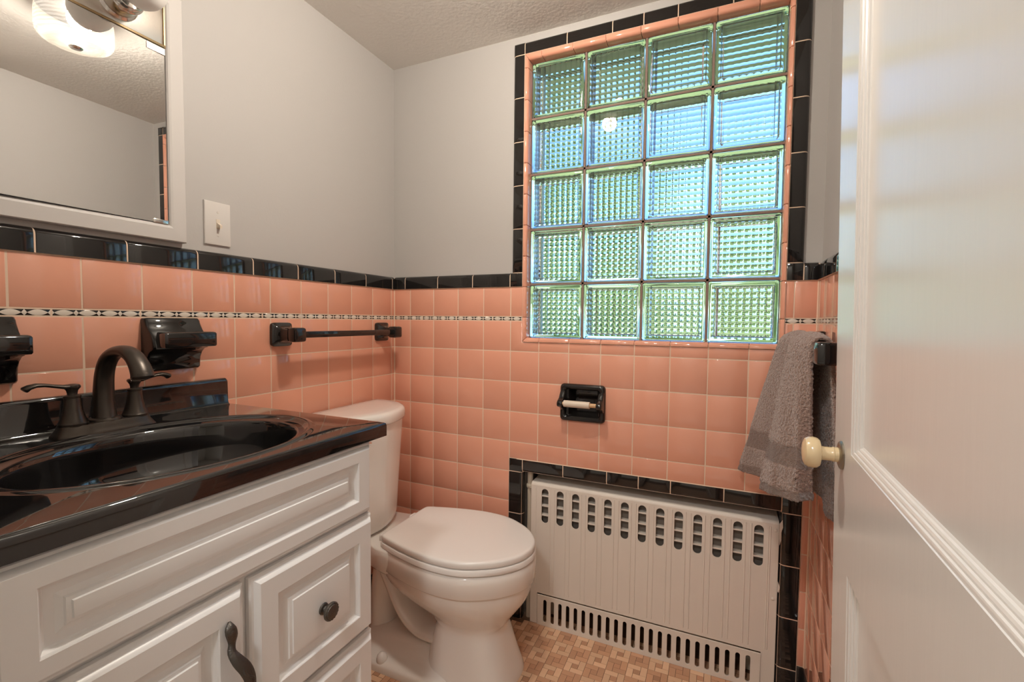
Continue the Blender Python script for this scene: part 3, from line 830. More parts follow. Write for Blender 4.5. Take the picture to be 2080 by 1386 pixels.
# ------------------------------------------------------------------ ceramic tumbler shelves on the left wall
def tumbler_shelf(y0, label):
    t = thing('tumbler_holder', label, 'holder', (0, y0 + .0615, 1.013), 'black ceramic wall shelves beside the faucet')
    w = .1225
    y1 = y0 + w; z0, z1 = .9515, 1.0760
    mb = MB(); b = bmesh.new()
    # back plate with bevelled rim and a cove running out to the shelf
    prof = [(.0, z0), (.012, z0 + .001), (.018, z0 + .006), (.019, z0 + .018), (.021, z0 + .030), (.027, z0 + .042), (.038, z0 + .051), (.050, z0 + .054), (.050, z0 + .060), (.040, z0 + .086), (.030, z1 - .028), (.021, z1 - .012), (.019, z1 - .006), (.014, z1), (.0, z1)]
    rings = []
    for y, k in ((y0, .62), (y0 + .0015, .88), (y0 + .006, 1.), (y1 - .006, 1.), (y1 - .0015, .88), (y1, .62)):
        zc = (z0 + z1) / 2
        e = .0 if k == 1. else (.0012 if k > .8 else .004)
        rings.append([(max(0, x * (1 if x < .004 else 1) - (0 if k == 1. else (.003 if k > .8 else .010)) * (1 if x > .010 else 0)), y, min(max(z, z0 + e), z1 - e)) for x, z in prof])
    mb.loft(rings).build('back_plate', M['black'], t, angle=45)
    # projecting shelf, waisted on the sides, with two cup recesses marked by shallow dishes
    mb = MB(); n = 40
    def plan(ins):
        P_ = [(.020, y0 + .010), (.032, y0 + .013), (.045, y0 + .010), (.058, y0 + .006), (.080, y0 + .004), (.086, y0 + .010), (.088, (y0 + y1) / 2), (.086, y1 - .010), (.080, y1 - .004), (.058, y1 - .006), (.045, y1 - .010), (.032, y1 - .013), (.020, y1 - .010)]
        c = catmull([(x, y, 0) for x, y in P_], 4)
        cxm, cym = .05, (y0 + y1) / 2
        return [(v.x - ins * (1 if v.x > .07 else .3), v.y - ins * (1 if v.y > cym else -1)) for v in c]
    rings = [[(x, y, z) for x, y in plan(i)] for i, z in ((.006, 1.0085), (.0015, 1.0095), (0, 1.0125), (0, 1.0395), (.0015, 1.0425), (.005, 1.0440), (.012, 1.0436), (.016, 1.0405))]
    mb.loft(rings).build('shelf', M['black'], t, angle=45)
    return t
tumbler_shelf(-.9010, 'black ceramic tumbler shelf on pink tile just beyond the faucet spout')
tumbler_shelf(-1.2310, 'black ceramic tumbler shelf cut by the left picture edge, above the nearer faucet handle')

# ------------------------------------------------------------------ towel bars
def towel_bar(xw, sx, ya, yb, zc, label, bar_z=.0):
    t = thing('towel_bar', label, 'towel bar', (xw, (ya + yb) / 2, zc))
    X = lambda n_: xw + sx * n_
    def sq(hy, hz, n_, y, p=.28, k=28):
        ring = []
        for i in range(k):
            a = 2 * PI * i / k; c, s_ = math.cos(a), math.sin(a)
            ring.append((X(n_), y + hy * math.copysign(abs(c) ** p, c), zc + hz * math.copysign(abs(s_) ** p, s_)))
        return ring
    for y in (ya, yb):
        rings = [sq(.035, .035, 0, y), sq(.036, .036, .006, y), sq(.035, .035, .010, y), sq(.031, .031, .0125, y), sq(.024, .024, .018, y), sq(.019, .019, .028, y), sq(.0165, .0165, .042, y),
                 sq(.0165, .0165, .052, y), sq(.0195, .0195, .054, y), sq(.0215, .0215, .057, y), sq(.0215, .0215, .080, y), sq(.0195, .0195, .0855, y), sq(.0150, .0150, .0875, y)]
        MB().loft(rings).build('post', M['black'], t, angle=40)
    a, b = (ya, yb) if ya < yb else (yb, ya)
    MB().box((X(.0685) - .0095, a + .019, zc - .0095), (X(.0685) + .0095, b - .019, zc + .0095), .0015).build('bar', M['black'], t)
    return t
towel_bar(0, 1, -.5360, -.0840, 1.0300, 'empty black ceramic towel bar on the left wall above the toilet tank')
TBZ = 1.0235
towel_bar(W, -1, -.5120, -.0800, TBZ, 'black ceramic towel bar on the right wall holding the grey towel')

# ------------------------------------------------------------------ towel
def towel():
    ns, nf, nb, na = 72, 60, 54, 10
    top_y = lambda s: -.470 + .352 * s
    # fold function: two lobes across the width
    def interp(tab, s):
        for (a, *va), (b, *vb) in zip(tab[:-1], tab[1:]):
            if s <= b:
                k = (s - a) / (b - a); k = k * k * (3 - 2 * k)
                return [x + (y - x) * k for x, y in zip(va, vb)]
        return list(tab[-1][1:])
    hem = [(0, 1.376, -.470, .735), (.10, 1.348, -.480, .730), (.28, 1.314, -.435, .722), (.45, 1.294, -.355, .706), (.51, 1.302, -.318, .700), (.58, 1.360, -.250, .690), (.68, 1.330, -.180, .676), (.86, 1.274, -.080, .660), (.94, 1.264, -.050, .656), (1., 1.300, -.040, .655)]
    bxc = W - .0685
    verts, band, faces = [], [], []
    for i in range(ns + 1):
        s = i / ns
        hx, hy, hz = interp(hem, s)
        lob = .025 * (math.sin(PI * min(1, s / .52)) ** .8 if s < .52 else math.sin(PI * (s - .52) / .48) ** .8) - .0035
        ty = top_y(s)
        lift = .004 + .007 * (math.sin(PI * min(1, s / .50)) ** .7 if s < .5 else math.sin(PI * (s - .5) / .5) ** .7)
        col = []
        # front hem up to the bar
        for j in range(nf):
            t = j / nf                       # 0 hem .. 1 bar
            k = 1 - t
            e = k ** .85
            x = (bxc - .0165 - lob) * (1 - e) + hx * e
            y = ty * (1 - e) + hy * e
            z = (TBZ + .004 + lift * .3) * (1 - k) + hz * k
            rip = .0035 * math.sin(s * 23 + t * 3.1) * k + .0018 * math.sin(s * 47 - t * 6) * (.3 + k)
            x -= rip
            bd = 1. if (.0 <= t < .055 or .215 <= t < .345) else 0.
            off = -.0000 if bd else .0016
            if t < .055: off = -.0008
            x -= off
            col.append(((x, y, z), bd))
        for j in range(na + 1):
            a = PI * j / na
            r = .0165 + lift * math.sin(a)
            rx = r + (lob if a < PI / 2 else 0) * math.cos(a)
            col.append(((bxc - rx * math.cos(a), ty, TBZ + .004 + lift * .3 + r * math.sin(a)), 0.))
        for j in range(1, nb + 1):
            k = j / nb
            yb_ = ty + (-.010 - .02 * (1 - s)) * k + .008 * math.sin(s * 19) * k
            hzb = .690 + .010 * s
            x = bxc + .0165 + (.017 + .006 * math.sin(s * 16 + 1)) * k
            z = (TBZ + .004) * (1 - k) + hzb * k
            bd = 1. if (k > .95 or .70 < k < .80) else 0.
            col.append(((min(x, W - .008), yb_, z), bd))
        verts.append([c[0] for c in col]); band.append([c[1] for c in col])
    n = len(verts[0])
    V = [v for c in verts for v in c]; Bd = [v for c in band for v in c]
    for i in range(ns):
        for j in range(n - 1): faces.append((i * n + j, (i + 1) * n + j, (i + 1) * n + j + 1, i * n + j + 1))
    me = bpy.data.meshes.new('towel'); me.from_pydata(V, [], faces)
    at = me.attributes.new('band', 'FLOAT', 'POINT')
    for i, v in enumerate(Bd): at.data[i].value = v
    me.update(); finish(me, M['towel'], True, 80)
    o = new_obj('towel', me)
    so = o.modifiers.new('thick', 'SOLIDIFY'); so.thickness = .007; so.offset = 0
    ss = o.modifiers.new('sub', 'SUBSURF'); ss.levels = 2; ss.render_levels = 2
    tx = bpy.data.textures.new('terry', 'CLOUDS'); tx.noise_scale = .0042; tx.noise_depth = 1
    dm = o.modifiers.new('terry', 'DISPLACE'); dm.texture = tx; dm.strength = .0045; dm.mid_level = .5; dm.texture_coords = 'LOCAL'
    o['label'] = 'grey-brown terry hand towel with woven bands draped over the right-hand bar'; o['category'] = 'towel'
    return o
towel()

# ------------------------------------------------------------------ toilet
tl = thing('toilet', 'white two-piece toilet with closed lid between vanity and radiator', 'toilet', (.40, -.272, FZ))
YT = -.2715
half = [(.258, .0), (.2575, .06), (.258, .112), (.268, .126), (.30, .138), (.35, .1525), (.42, .1685), (.495, .1755), (.57, .1650), (.64, .1275), (.682, .088), (.708, .045), (.7165, .0)]
hp = catmull([(x, h, 0) for x, h in half], 5)
egg = [(v.x, v.y) for v in hp] + [(v.x, -v.y) for v in reversed(hp[1:-1])]
def eggring(z, k=1., dx=0., cx=.495, ky=None):
    ky = k if ky is None else ky
    return [(cx + (x - cx) * k + dx, YT + y * ky, z) for x, y in egg]
def off_egg(z, ins):
    # constant inset via scaling relative to extents
    kx = 1 - ins / .229; ky = 1 - ins / .1755
    return [(.487 + (x - .487) * kx, YT + y * ky, z) for x, y in egg]
rings = [off_egg(.3905, .004), off_egg(.3915, .001), off_egg(.395, 0), off_egg(.404, 0), off_egg(.4075, .0015), off_egg(.4095, .005), off_egg(.4103, .012), off_egg(.4110, .05), off_egg(.4118, .10), off_egg(.4122, .16)]
MB().loft(rings).build('lid', M['seat_plastic'], tl, angle=40)
rings = [off_egg(.3685, .003), off_egg(.3695, .0), off_egg(.373, -.003), off_egg(.383, -.003), off_egg(.3868, -.001), off_egg(.3885, .004), off_egg(.3888, .05)]
MB().loft(rings).build('seat', M['seat_plastic'], tl, angle=40)
for s in (-1, 1):
    MB().box((.226, YT + s * .078 - .017, .362), (.262, YT + s * .078 + .017, .392), .006, 3).build('hinge', M['seat_plastic'], tl)
MB().lathe([(.004, 0), (.004, .006)], (.655, YT - .093, .362), (0, 0, 1), 10).build('bumper', M['seat_plastic'], tl)
# bowl: rim band, step, belly, neck, flared pedestal
def oval(z, x0, x1, hw, p=.85, n=None, sq=1.):
    n = len(egg); ring = []
    cx, hx = (x0 + x1) / 2, (x1 - x0) / 2
    # same vertex order as the egg (start at back centre, +y side first)
    for i in range(n):
        a = PI - 2 * PI * i / n
        c, s_ = math.cos(a), math.sin(a)
        ring.append((cx + hx * math.copysign(abs(c) ** p, c), YT + hw * math.copysign(abs(s_) ** p, s_), z))
    return ring
def mixr(a, b, k): return [tuple(p[i] * (1 - k) + q[i] * k for i in range(3)) for p, q in zip(a, b)]
rim = lambda z, ins: [(x, y, z) for x, y, _ in off_egg(z, ins)]
neckA = oval(.150, .410, .628, .095, .80)
belly = lambda z, k: mixr(rim(z, .006), oval(z, .400, .640, .100, .95), k)
rings = [rim(.366, .06), rim(.3675, .010), rim(.366, .002), rim(.361, -.002), rim(.345, -.003), rim(.306, -.002), rim(.302, .001), rim(.299, .006), rim(.295, .0065),
         belly(.280, .03), belly(.262, .10), belly(.244, .22), belly(.226, .38), belly(.208, .57), belly(.192, .75), belly(.178, .90), belly(.167, 1.0),
         oval(.158, .400, .632, .097, .80), neckA, oval(.130, .408, .632, .096, .72), oval(.090, .400, .642, .102, .66), oval(.045, .392, .655, .108, .62), oval(.010, .385, .668, .115, .62), oval(FZ + .004, .382, .674, .119, .62), oval(FZ, .382, .674, .119, .62)]
bowl = MB().loft(rings).build('bowl', M['porcelain'], tl, angle=60)
# rear deck under the tank
mb = MB(); n = 40
def deck(z, x0, x1, w0, w1):
    pts = [(x0, -w0), (x0 + .06, -w0 - .004), ((x0 + x1) / 2, -(w0 + w1) / 2), (x1, -w1), (x1, w1), ((x0 + x1) / 2, (w0 + w1) / 2), (x0 + .06, w0 + .004), (x0, w0)]
    return [(v.x, YT + v.y, z) for v in catmull([(x, y, 0) for x, y in pts], 4, True)]
rings = [deck(.285, .070, .300, .085, .110), deck(.300, .050, .310, .098, .122), deck(.330, .042, .320, .105, .128), deck(.352, .040, .322, .108, .130), deck(.366, .042, .322, .106, .128), deck(.371, .048, .318, .102, .124)]
mb.loft(rings).build('rear_deck', M['porcelain'], tl, angle=60)
# trapway and foot
mb = MB()
pth = catmull([(.190, YT, .315), (.208, YT, .280), (.247, YT, .209), (.287, YT, .140), (.330, YT, .100), (.375, YT, .084), (.450, YT, .084)], 5)
mb.tube(pth, [(.078, .027)] * len(pth), 24, up=(0, 1, 0))
pth = catmull([(.205, YT, .300), (.190, YT, .230), (.182, YT, .150), (.180, YT, .070), (.180, YT, FZ + .01)], 5)
mb.tube(pth, [(.062, .046)] * len(pth), 20, up=(0, 1, 0))
mb.build('trapway', M['porcelain'], tl, angle=60)
mb = MB()
mb.loft([[(v[0], v[1], z) for v in oval(z, x0, x1, hw, .5)] for z, x0, x1, hw in ((FZ, .095, .52, .150), (.006, .095, .52, .150), (.012, .100, .51, .146), (.016, .112, .50, .137), (.022, .125, .48, .108), (.034, .135, .46, .090), (.056, .150, .44, .076), (.064, .165, .42, .055))])
mb.build('foot', M['porcelain'], tl, angle=60)
for s in (-1, 1):
    MB().lathe([(.017, 0), (.0172, .008), (.0150, .017), (.0095, .024), (.0030, .027), (0, .0273)], (.268, YT + s * .130, .012), (0, 0, 1), 20).build('bolt_cap', M['seat_plastic'], tl)
# tank and its lid
YK = -.318
th = [(.006, 0), (.006, .10), (.008, .185), (.016, .1985), (.055, .203), (.104, .193), (.150, .171), (.190, .136), (.214, .088), (.229, .040), (.234, 0)]
tp = catmull([(x, h, 0) for x, h in th], 5)
tank_o = [(v.x, v.y) for v in tp] + [(v.x, -v.y) for v in reversed(tp[1:-1])]
def tk(z, ins, back=0., kx=1., ky=1.):
    cx = .11
    return [((max(cx + (x - cx) * kx * (1 - ins / .12), .004)), YK + y * ky * (1 - ins / .2), z) for x, y in tank_o]
rings = [tk(.735, .006), tk(.737, .002), tk(.742, 0), tk(.762, 0), tk(.769, .0025), tk(.7735, .0075), tk(.7760, .016), tk(.7770, .05), tk(.7775, .09)]
MB().loft(rings).build('tank_lid', M['porcelain'], tl, angle=60)
rings = [tk(.371, .040, 0, .80, .80), tk(.376, .022, 0, .80, .82), tk(.386, .012, 0, .82, .84), tk(.410, .010, 0, .86, .87), tk(.50, .010, 0, .90, .90), tk(.62, .009, 0, .95, .95), tk(.735, .008), tk(.738, .03)]
MB().loft(rings).build('tank', M['porcelain'], tl, angle=60)
MB().tube([(.196, YK - .140, .700), (.214, YK - .146, .700), (.222, YK - .120, .697), (.228, YK - .085, .694)], [.006, .006, .0055, .006], 10).build('flush_lever', M['chrome'], tl)

# ------------------------------------------------------------------ radiator cover in the niche
rc = thing('radiator_cover', 'cream painted slotted metal radiator cover set in the black trimmed niche', 'radiator cover', (.99, .05, FZ))
def slot_outline(cx, z0, z1, w, n=8):
    r = w / 2; pts = []
    for k in range(n + 1):
        a = PI * k / n; pts.append((cx + r * math.cos(a), z1 - r + r * math.sin(a)))
    for k in range(n + 1):
        a = PI + PI * k / n; pts.append((cx + r * math.cos(a), z0 + r + r * math.sin(a)))
    return pts
def plate_curve(name, outer, holes, depth, m, parent, y):
    cu = bpy.data.curves.new(name, 'CURVE'); cu.dimensions = '2D'; cu.fill_mode = 'BOTH'; cu.extrude = depth / 2; cu.bevel_depth = .0006; cu.bevel_resolution = 1
    for pl in [outer] + holes:
        sp_ = cu.splines.new('POLY'); sp_.points.add(len(pl) - 1)
        for p_, (a, b) in zip(sp_.points, pl): p_.co = (a, b, 0, 1)
        sp_.use_cyclic_u = True
    tmp = bpy.data.objects.new(name, cu); C.objects.link(tmp)
    dg = bpy.context.evaluated_depsgraph_get(); dg.update()
    me = bpy.data.meshes.new_from_object(tmp.evaluated_get(dg)); me.name = name
    bpy.data.objects.remove(tmp); bpy.data.curves.remove(cu)
    me.transform(Matrix.Translation((0, y, 0)) @ Matrix.Rotation(PI / 2, 4, 'X'))
    me.materials.clear(); finish(me, m, True, 30)
    return new_obj(name, me, parent)
CX0, CX1, CTOP = .604, 1.376, .478
slots = [slot_outline(.6555 + .0558 * k, .360, .4845 - .0005, .0262) for k in range(13)]
gx0, gx1, gz1 = .630, 1.3405, .103
outer = [(CX0, FZ + .001), (gx0, FZ + .001), (gx0, gz1), (gx1, gz1), (gx1, FZ + .001), (CX1, FZ + .001), (CX1, .493), (CX0, .493)]
plate_curve('front_panel', outer, slots, .0025, M['cream_metal'], rc, .0045)
# rolled top and the sides
mb = MB()
prof = [(.0033, .4925)] + [(.0033 + .010 - .010 * math.cos(a), .4925 + .010 * math.sin(a)) for a in [PI / 2 * k / 6 for k in range(1, 7)]] + [(.128, .5065), (.128, .5035), (.0145, .4995), (.0065, .4925)]
mb.loft([[(x, y, z) for y, z in prof] for x in (CX0, CX1)])
mb.build('top_panel', M['cream_metal'], rc, angle=30)
MB().box((CX0 - .001, .004, FZ + .001), (CX0 + .0015, .128, .497)).build('side_panel', M['cream_metal'], rc, smooth=False)
MB().box((CX1 - .0015, .004, FZ + .001), (CX1 + .001, .128, .497)).build('side_panel', M['cream_metal'], rc, smooth=False)
gs = [slot_outline(.6615 + .02807 * k, .0015, .0845, .0138, 6) for k in range(24)]
plate_curve('lower_grille', [(gx0 + .0030, FZ + .001), (gx1 - .0015, FZ + .001), (gx1 - .0015, gz1 - .0048), (gx0 + .0030, gz1 - .0048)], gs, .003, M['cream_metal'], rc, .0010)
# pressed vertical ribs
mb = MB()
for k in range(12):
    for dx in (-.0075, .0075):
        x = .6555 + .0558 * (k + .5) + dx
        mb.lathe([(.0024, 0), (.0024, .37)], (x, .0034, .115), (0, 0, 1), 6)
for x in (CX0 + .018, 1.3495, 1.3545): mb.lathe([(.0024, 0), (.0024, .37)], (x, .0034, .115), (0, 0, 1), 6)
mb.build('pressed_rib', M['cream_metal'], rc)
for z in (.4585, .4225, .3890):
    mb = MB(); mb.loft([[(x, y, zz) for y, zz in ((.0075, z), (.0075, z - .0045), (.028, z - .0065), (.028, z - .001))] for x in (CX0 + .012, CX1 - .012)])
    mb.build('louver_slat', M['cream_metal'], rc, smooth=False)
MB().box((CX0 + .012, .028, .345), (CX1 - .012, .030, .4995)).build('inner_baffle', M['baffle_shade'], rc, smooth=False)  # dark backing sheet, slot shade put into its colour
for x, z in ((1.3685, .476), (1.3655, .271)):
    MB().lathe([(.0048, 0), (.0046, .002), (.003, .003), (0, .0032)], (x, .0034, z), (0, -1, 0), 14).build('screw', M['cream_metal'], rc)
for pts_ in ([(1.3765, .500), (1.3835, .512), (1.3850, .490), (1.3805, .474), (1.3812, .452), (1.3775, .436), (1.3765, .455)], [(1.3765, .330), (1.3825, .312), (1.3790, .296), (1.3765, .300)]):
    MB().loft([[(x, y, z) for x, z in pts_] for y in (-.0042, -.0025)]).build('paint_flake', M['cream_metal'], rc, smooth=False)
rd = thing('radiator', 'dark finned radiator behind the slotted cream cover', 'radiator', (.99, .10, FZ))
for k in range(22):
    x = .64 + .033 * k
    MB().box((x, .07, .035), (x + .018, .118, .46), .006, 2).build('fin', M['rust'], rd)
for z in (.02, .035):
    pass
MB().tube([(.625, .094, .045), (1.36, .094, .045)], .012, 10).build('manifold', M['rust'], rd)
for x in (.66, 1.30): MB().box((x, .075, FZ), (x + .02, .115, .04)).build('foot', M['rust'], rd)
pp = thing('radiator_pipe', 'old painted vertical pipe in the gap left of the radiator cover', 'pipe', (.588, .03, FZ))
MB().tube([(.588, .030, FZ), (.588, .030, .20), (.589, .030, .40), (.588, .030, .531)], .0105, 14).build('pipe', M['rust'], pp)
MB().lathe([(.0135, -.006), (.0140, -.002), (.0140, .004), (.0125, .007)], (.5885, .030, .478), (0, 0, 1), 14).build('clamp', M['rust'], pp)
MB().tube([(.5885, .020, .478), (.605, .006, .478)], .004, 8).build('clamp_bolt', M['rust'], pp)

# ------------------------------------------------------------------ toilet paper holder
ph = thing('paper_holder', 'recessed black ceramic paper holder with bare cream roller on the back wall', 'paper holder', (.787, 0, .80))
hx0, hx1, hz0, hz1 = .7095, .8650, .7380, .8655
def rr_ring(x0, x1, z0, z1, r, y, n=6):
    pts = []
    for cx_, cz_, a0 in ((x1 - r, z1 - r, 0), (x0 + r, z1 - r, PI / 2), (x0 + r, z0 + r, PI), (x1 - r, z0 + r, 1.5 * PI)):
        for k in range(n + 1):
            a = a0 + PI / 2 * k / n; pts.append((cx_ + r * math.cos(a), y, cz_ + r * math.sin(a)))
    return pts
rings = []
for i, y in ((0, .0), (0, -.004), (.001, -.0085), (.004, -.0125), (.009, -.0145), (.014, -.0130), (.0185, -.0085), (.0200, -.002)):
    rings.append(rr_ring(hx0 + i, hx1 - i, hz0 + i, hz1 - i, max(.014 - i * .3, .004), y))
for ii, y in ((.0345, .010), (.0350, .045), (.0380, .0520)):
    rings.append(rr_ring(hx0 + ii, hx1 - ii, hz0 + .021, hz1 - .021, .006, y))
rings[-3:] = [rr_ring(.7385, .8415, .7525, .8555, .006, -.0014), rr_ring(.7440, .8360, .7580, .8500, .008, .008), rr_ring(.7450, .8350, .7590, .8490, .008, .030), rr_ring(.7500, .8300, .7640, .8440, .016, .044)]
MB().loft(rings, cap0=False).build('housing', M['black'], ph, angle=50)
zb = .8035
for x in (.7215, .8530):
    pr_ = [(.0, .845), (-.014, .842), (-.024, .832), (-.034, .820), (-.046, .8135), (-.054, .8075), (-.056, .8000), (-.052, .7930), (-.044, .7900), (-.030, .7860), (-.016, .776), (.0, .764)]
    cpr = catmull([(y, z, 0) for y, z in pr_], 3)
    rings = []
    for dx, ins in ((-.0095, .004), (-.008, .001), (-.005, 0), (.005, 0), (.008, .001), (.0095, .004)):
        rings.append([(x + dx, min(v.x + ins, .001), zb + (v.y - zb) * (1 - ins * 12)) for v in cpr])
    MB().loft(rings).build('arm', M['black'], ph, angle=50)
ry = -.0465; rz = .8035
ro = MB().lathe([(.0085, 0), (.0112, .001), (.0112, .088), (.0085, .089)], (.7350, ry, rz), (1, 0, 0), 22).build('roller', M['cream_plastic'], ph)
MB().lathe([(.0052, -.006), (.0052, .001)], (.7350, ry, rz), (1, 0, 0), 14).build('roller_pin', M['wood'], ro)
MB().lathe([(.0070, 0), (.0070, .0215)], (.8235, ry, rz), (1, 0, 0), 16).build('roller_pin', M['wood'], ro)

# ------------------------------------------------------------------ light switch
sw = thing('light_switch', 'white toggle light switch on the painted left wall right of the mirror', 'switch', (-.008, -.7165, 1.3225))
rings = []
for i, x in ((0, -.008), (0, -.0045), (.0012, -.0028), (.003, -.0022)):
    rings.append([(x, y, z) for y, z in ((-.7510 + i, 1.2670 + i), (-.6820 - i, 1.2670 + i), (-.6820 - i, 1.3785 - i), (-.7510 + i, 1.3785 - i))])
MB().loft(rings).build('plate', M['plate'], sw, angle=20)
tg = MB().box((-.0030, -.7217, 1.3105), (-.0012, -.7113, 1.3345), .0004).build('toggle_slot', M['toggle'], sw)
MB().loft([[(-.002, -.7205, 1.3130), (-.002, -.7125, 1.3130), (-.002, -.7125, 1.3260), (-.002, -.7205, 1.3260)], [(.0105, -.7195, 1.3105), (.0105, -.7135, 1.3105), (.0105, -.7135, 1.3175), (.0105, -.7195, 1.3175)]]).build('toggle', M['toggle'], sw, angle=20)
for z in (1.2925, 1.3525): MB().lathe([(.0034, 0), (.003, .0008), (0, .001)], (-.0024, -.7165, z), (1, 0, 0), 12).build('screw', M['screw'], sw)

# ------------------------------------------------------------------ medicine cabinet with mirror and light bar
mc = thing('medicine_cabinet', 'mirrored medicine cabinet with bulb strip above the sink on the left wall', 'cabinet', (0, -1.04, 1.26))
MY1, MY0 = -.8405, -1.250
# painted casing round the opening (mitred picture-frame)
def casing():
    rings = []
    yo1, yo0, zo0, zo1 = -.8020, -1.290, 1.2585, 1.832
    for i, x in ((0, -.0075), (0, .0085), (.002, .0105), (.030, .0115), (.0345, .0100), (.0375, .0070), (.0380, -.0040)):
        k = 1.
        rings.append([(x, y, z) for y, z in ((yo0 + i, zo0 + i), (yo1 - i, zo0 + i), (yo1 - i, zo1 - i * .8), (yo0 + i, zo1 - i * .8))])
    return MB().loft(rings, cap0=False, cap1=False).build('casing', M['trim'], mc, smooth=False)
casing()
MB().box((-.0075, MY0, 1.2950), (-.0045, MY1, 1.802)).build('back_panel', M['white_paint'], mc, smooth=False)
# mirror pane hung a little out of parallel with the wall
MIRROR_TURN = -.024
def mpane(y0, y1, z0, z1, x, th, name, m, parent):
    mb = MB(); f = lambda y: x + (y - y1) * math.tan(MIRROR_TURN)
    mb.loft([[(f(y), y, z) for y, z in ((y0, z0), (y1, z0), (y1, z1), (y0, z1))], [(f(y) - th, y, z) for y, z in ((y0, z0), (y1, z0), (y1, z1), (y0, z1))]])
    return mb.build(name, m, parent, smooth=False)
mp_ = mpane(MY0, MY1 - .002, 1.2975, 1.7000, .0045 + .003, .004, 'mirror', M['mirror'], mc)
MB().box((.0045, MY1 - .034, 1.2960), (.0105, MY1 - .002, 1.3050), .001).build('mirror_clip', M['chrome'], mc)
MB().loft([[(x, y, z) for y, z in ((MY1 - .039, 1.6985), (MY1 - .002, 1.6985), (MY1 - .002, 1.6845), (MY1 - .039, 1.6845))] for x in (.0085, .0100)]).build('mirror_tab', M['brushed'], mc, smooth=False)
MB().box((.001, MY0, 1.7010), (.0115, MY1, 1.7065), .0008).build('edge_strip', M['brass'], mc)
MB().box((-.004, MY0, 1.7065), (.0065, MY1 - .003, 1.8000), .001).build('light_bar', M['brushed'], mc)
MB().box((-.004, MY1 - .003, 1.7005), (.0100, MY1 - .0005, 1.8000)).build('edge_strip', M['brass'], mc, smooth=False)
for y in (-.9330, -1.0600, -1.1900):
    s_ = MB().lathe([(.0385, 0), (.0390, .003), (.0360, .006), (.0335, .008), (.0330, .030), (.0345, .032), (.0345, .036), (.0325, .038), (.0320, .050), (.0305, .052), (.0290, .0525), (.0290, .030)], (.0065, y, 1.7540), (1, 0, 0), 28).build('socket', M['chrome'], mc)
    MB().lathe([(.0135, .040), (.0140, .052), (.0185, .058), (.0290, .066), (.0375, .078), (.0405, .092), (.0400, .106), (.0350, .120), (.0240, .130), (.0110, .1345), (0, .1352)], (.0065, y, 1.7540), (1, 0, 0), 28).build('bulb', M['frost'], s_)

# ------------------------------------------------------------------ ceiling light
LX, LY = .725, -.662
cl = thing('ceiling_light', 'lit frosted glass drum ceiling light seen in the mirror', 'ceiling light', (LX, LY, CZ))
MB().lathe([(.092, 0), (.094, -.004), (.092, -.018), (.086, -.022), (.02, -.022)], (LX, LY, CZ), (0, 0, 1), 48).build('canopy', M['bronze'], cl)
pr_ = [(.082, -.020), (.090, -.022), (.0945, -.028), (.0960, -.040), (.0965, -.085), (.0945, -.098), (.0885, -.108), (.0740, -.1155), (.0500, -.1195), (.0250, -.1205), (.010, -.1205)]
MB().lathe(pr_, (LX, LY, CZ), (0, 0, 1), 56, cap=False).build('shade', M['shade'], cl, angle=60)
MB().lathe([(.002, -.118), (.0110, -.1200), (.0175, -.1225), (.0180, -.1260), (.0150, -.1290), (.0060, -.1310), (0, -.1312)], (LX, LY, CZ), (0, 0, 1), 24).build('finial', M['chrome'], cl)
bpos = (LX - .028, LY + .0, CZ - .046)
MB().lathe([(.010, -.024), (.013, -.018), (.0215, -.004), (.024, .008), (.0205, .021), (.011, .029), (0, .0312)], bpos, (0, 0, -1), 20).build('bulb', M['lit_bulb'], cl)
ld = bpy.data.lights.new('ceiling_lamp', 'POINT'); ld.energy = CEIL_LAMP_W; ld.color = (1, .96, .90); ld.shadow_soft_size = .033
lo = bpy.data.objects.new('lamp', ld); C.objects.link(lo); lo.location = bpos; parent_to(lo, cl)

# ------------------------------------------------------------------ hall behind the doorway
hall = struct(holed('wall_hall', -1.3, 2.9, FZ - .1, 2.5, -2.75, -2.85, [], fb, M['hall']), 'hall wall opposite the bathroom door')
struct(MB().box((-1.4, -2.8, FZ - .1), (-1.3, -1.54, 2.5)).build('wall_hall_end', M['hall'], smooth=False), 'hall end wall')
struct(MB().box((2.9, -2.8, FZ - .1), (3.0, -1.54, 2.5)).build('wall_hall_far_end', M['hall'], smooth=False), 'hall end wall')
struct(MB().box((-1.4, -2.85, 2.40), (3.0, -1.54, 2.5)).build('ceiling_hall', M['ceiling'], smooth=False), 'hall ceiling')
struct(MB().box((-1.4, -2.85, FZ - .1), (3.0, -1.54, FZ)).build('floor_hall', M['hall'], smooth=False), 'hall floor')
struct(holed('wall_hall_side', -1.4, 3.0, FZ - .1, 2.5, -1.545, -1.555, [(.62, 1.402, FZ - .1, 2.02)], fb, M['hall']), 'hall side of the bathroom wall')
hl = thing('hall_fill_light', 'added unseen flat round fill light on the hall ceiling behind the camera', 'ceiling light', (.9, -2.2, 2.40))  # unseen fixture added to give soft fill through the doorway
MB().lathe([(.15, 0), (.155, -.01), (.15, -.03), (.02, -.03)], (.9, -2.2, 2.40), (0, 0, 1), 32).build('canopy', M['brushed'], hl)
MB().lathe([(.14, -.028), (.135, -.05), (.10, -.062), (.03, -.066), (0, -.066)], (.9, -2.2, 2.40), (0, 0, 1), 32, cap=False).build('diffuser', M['shade'], hl)
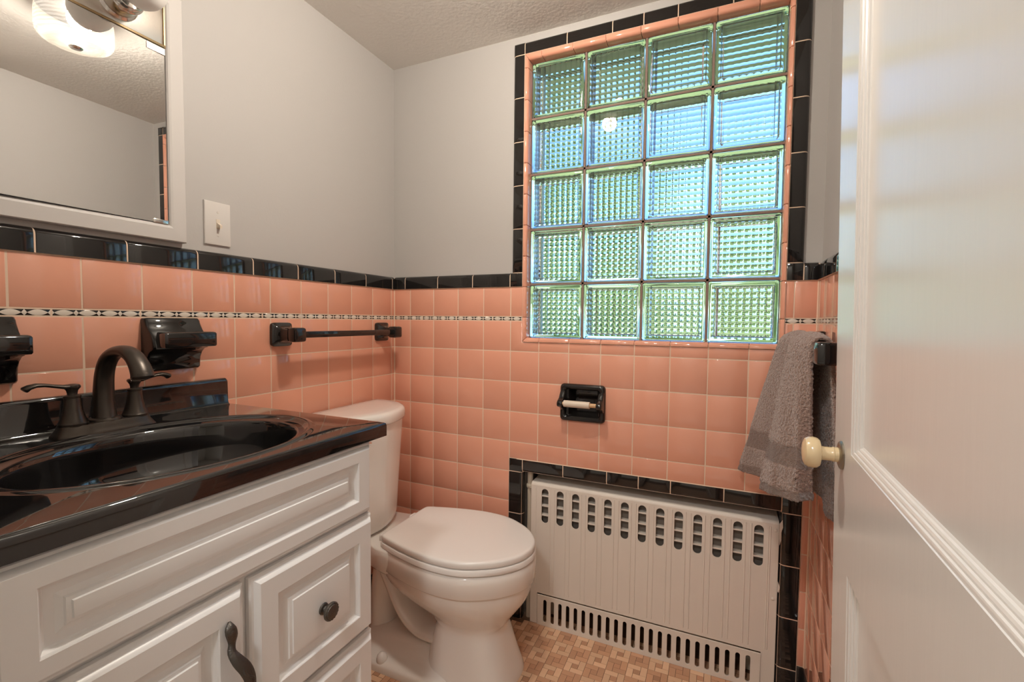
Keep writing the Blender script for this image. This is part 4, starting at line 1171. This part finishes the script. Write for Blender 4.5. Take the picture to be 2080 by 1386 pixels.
hd = bpy.data.lights.new('hall_fill_lamp', 'AREA'); hd.shape = 'DISK'; hd.size = .24; hd.energy = HALL_FILL_W; hd.color = (1, .985, .97)  # added fill source, not a known hall lamp
ho = bpy.data.objects.new('lamp', hd); C.objects.link(ho); ho.location = (.9, -2.2, 2.325); parent_to(ho, hl)

# ------------------------------------------------------------------ outdoors beyond the glass
struct(MB().box((-30, .17, -.62), (30, 60, -.60)).build('lawn', M['lawn'], smooth=False), 'sunlit lawn outside the window')
struct(MB().box((-3, .16, 2.16), (4, .66, 2.24)).build('roof_eave', M['soffit'], smooth=False), 'roof eave above the window')
def tree(x, y, h, r, label, seed):
    rnd = random.Random(seed)
    t = thing('tree', label, 'tree', (x, y, -.6), 'trees across the lawn')
    MB().tube([(x, y, -.65), (x + .1, y, h * .25), (x, y + .1, h * .6)], [.22, .17, .08], 10).build('trunk', M['bark'], t)
    b = bmesh.new()
    for k in range(16):
        a = rnd.uniform(0, 2 * PI); rr_ = r * rnd.uniform(.1, .75); zz = h * .22 + (h * .75) * rnd.random()
        s_ = r * rnd.uniform(.32, .55) * (1.1 - .5 * abs(zz / h - .5))
        m_ = Matrix.Translation((x + math.cos(a) * rr_, y + math.sin(a) * rr_, zz - .3)) @ Matrix.Diagonal((s_, s_, s_ * .85, 1))
        bmesh.ops.create_icosphere(b, subdivisions=3, radius=1, matrix=m_)
    for v in b.verts: v.co += Vector((rnd.uniform(-1, 1), rnd.uniform(-1, 1), rnd.uniform(-1, 1))) * r * .035
    MB().bm(b).build('crown', M['leaf'], t, smooth=False, fix=False)
for i, (x, y, h, r, lb_) in enumerate([(-17.5, 15, 9, 3.4, 'tallest dark leafy tree, farthest left across the lawn'), (-8.6, 12, 8.0, 2.8, 'broad leafy tree across the lawn, second from the left'),
                                  (-2.7, 8.5, 6.4, 1.9, 'leafy tree nearest the house, behind the left window columns'), (.3, 13, 4.4, 1.7, 'small round tree across the lawn behind the middle window columns'), (4.6, 19, 3.4, 2.0, 'low bushy tree across the lawn behind the right window column'), (10.8, 22, 4.6, 2.6, 'low bushy tree farthest right across the lawn')]):
    tree(x, y, h, r, lb_, i + 3)
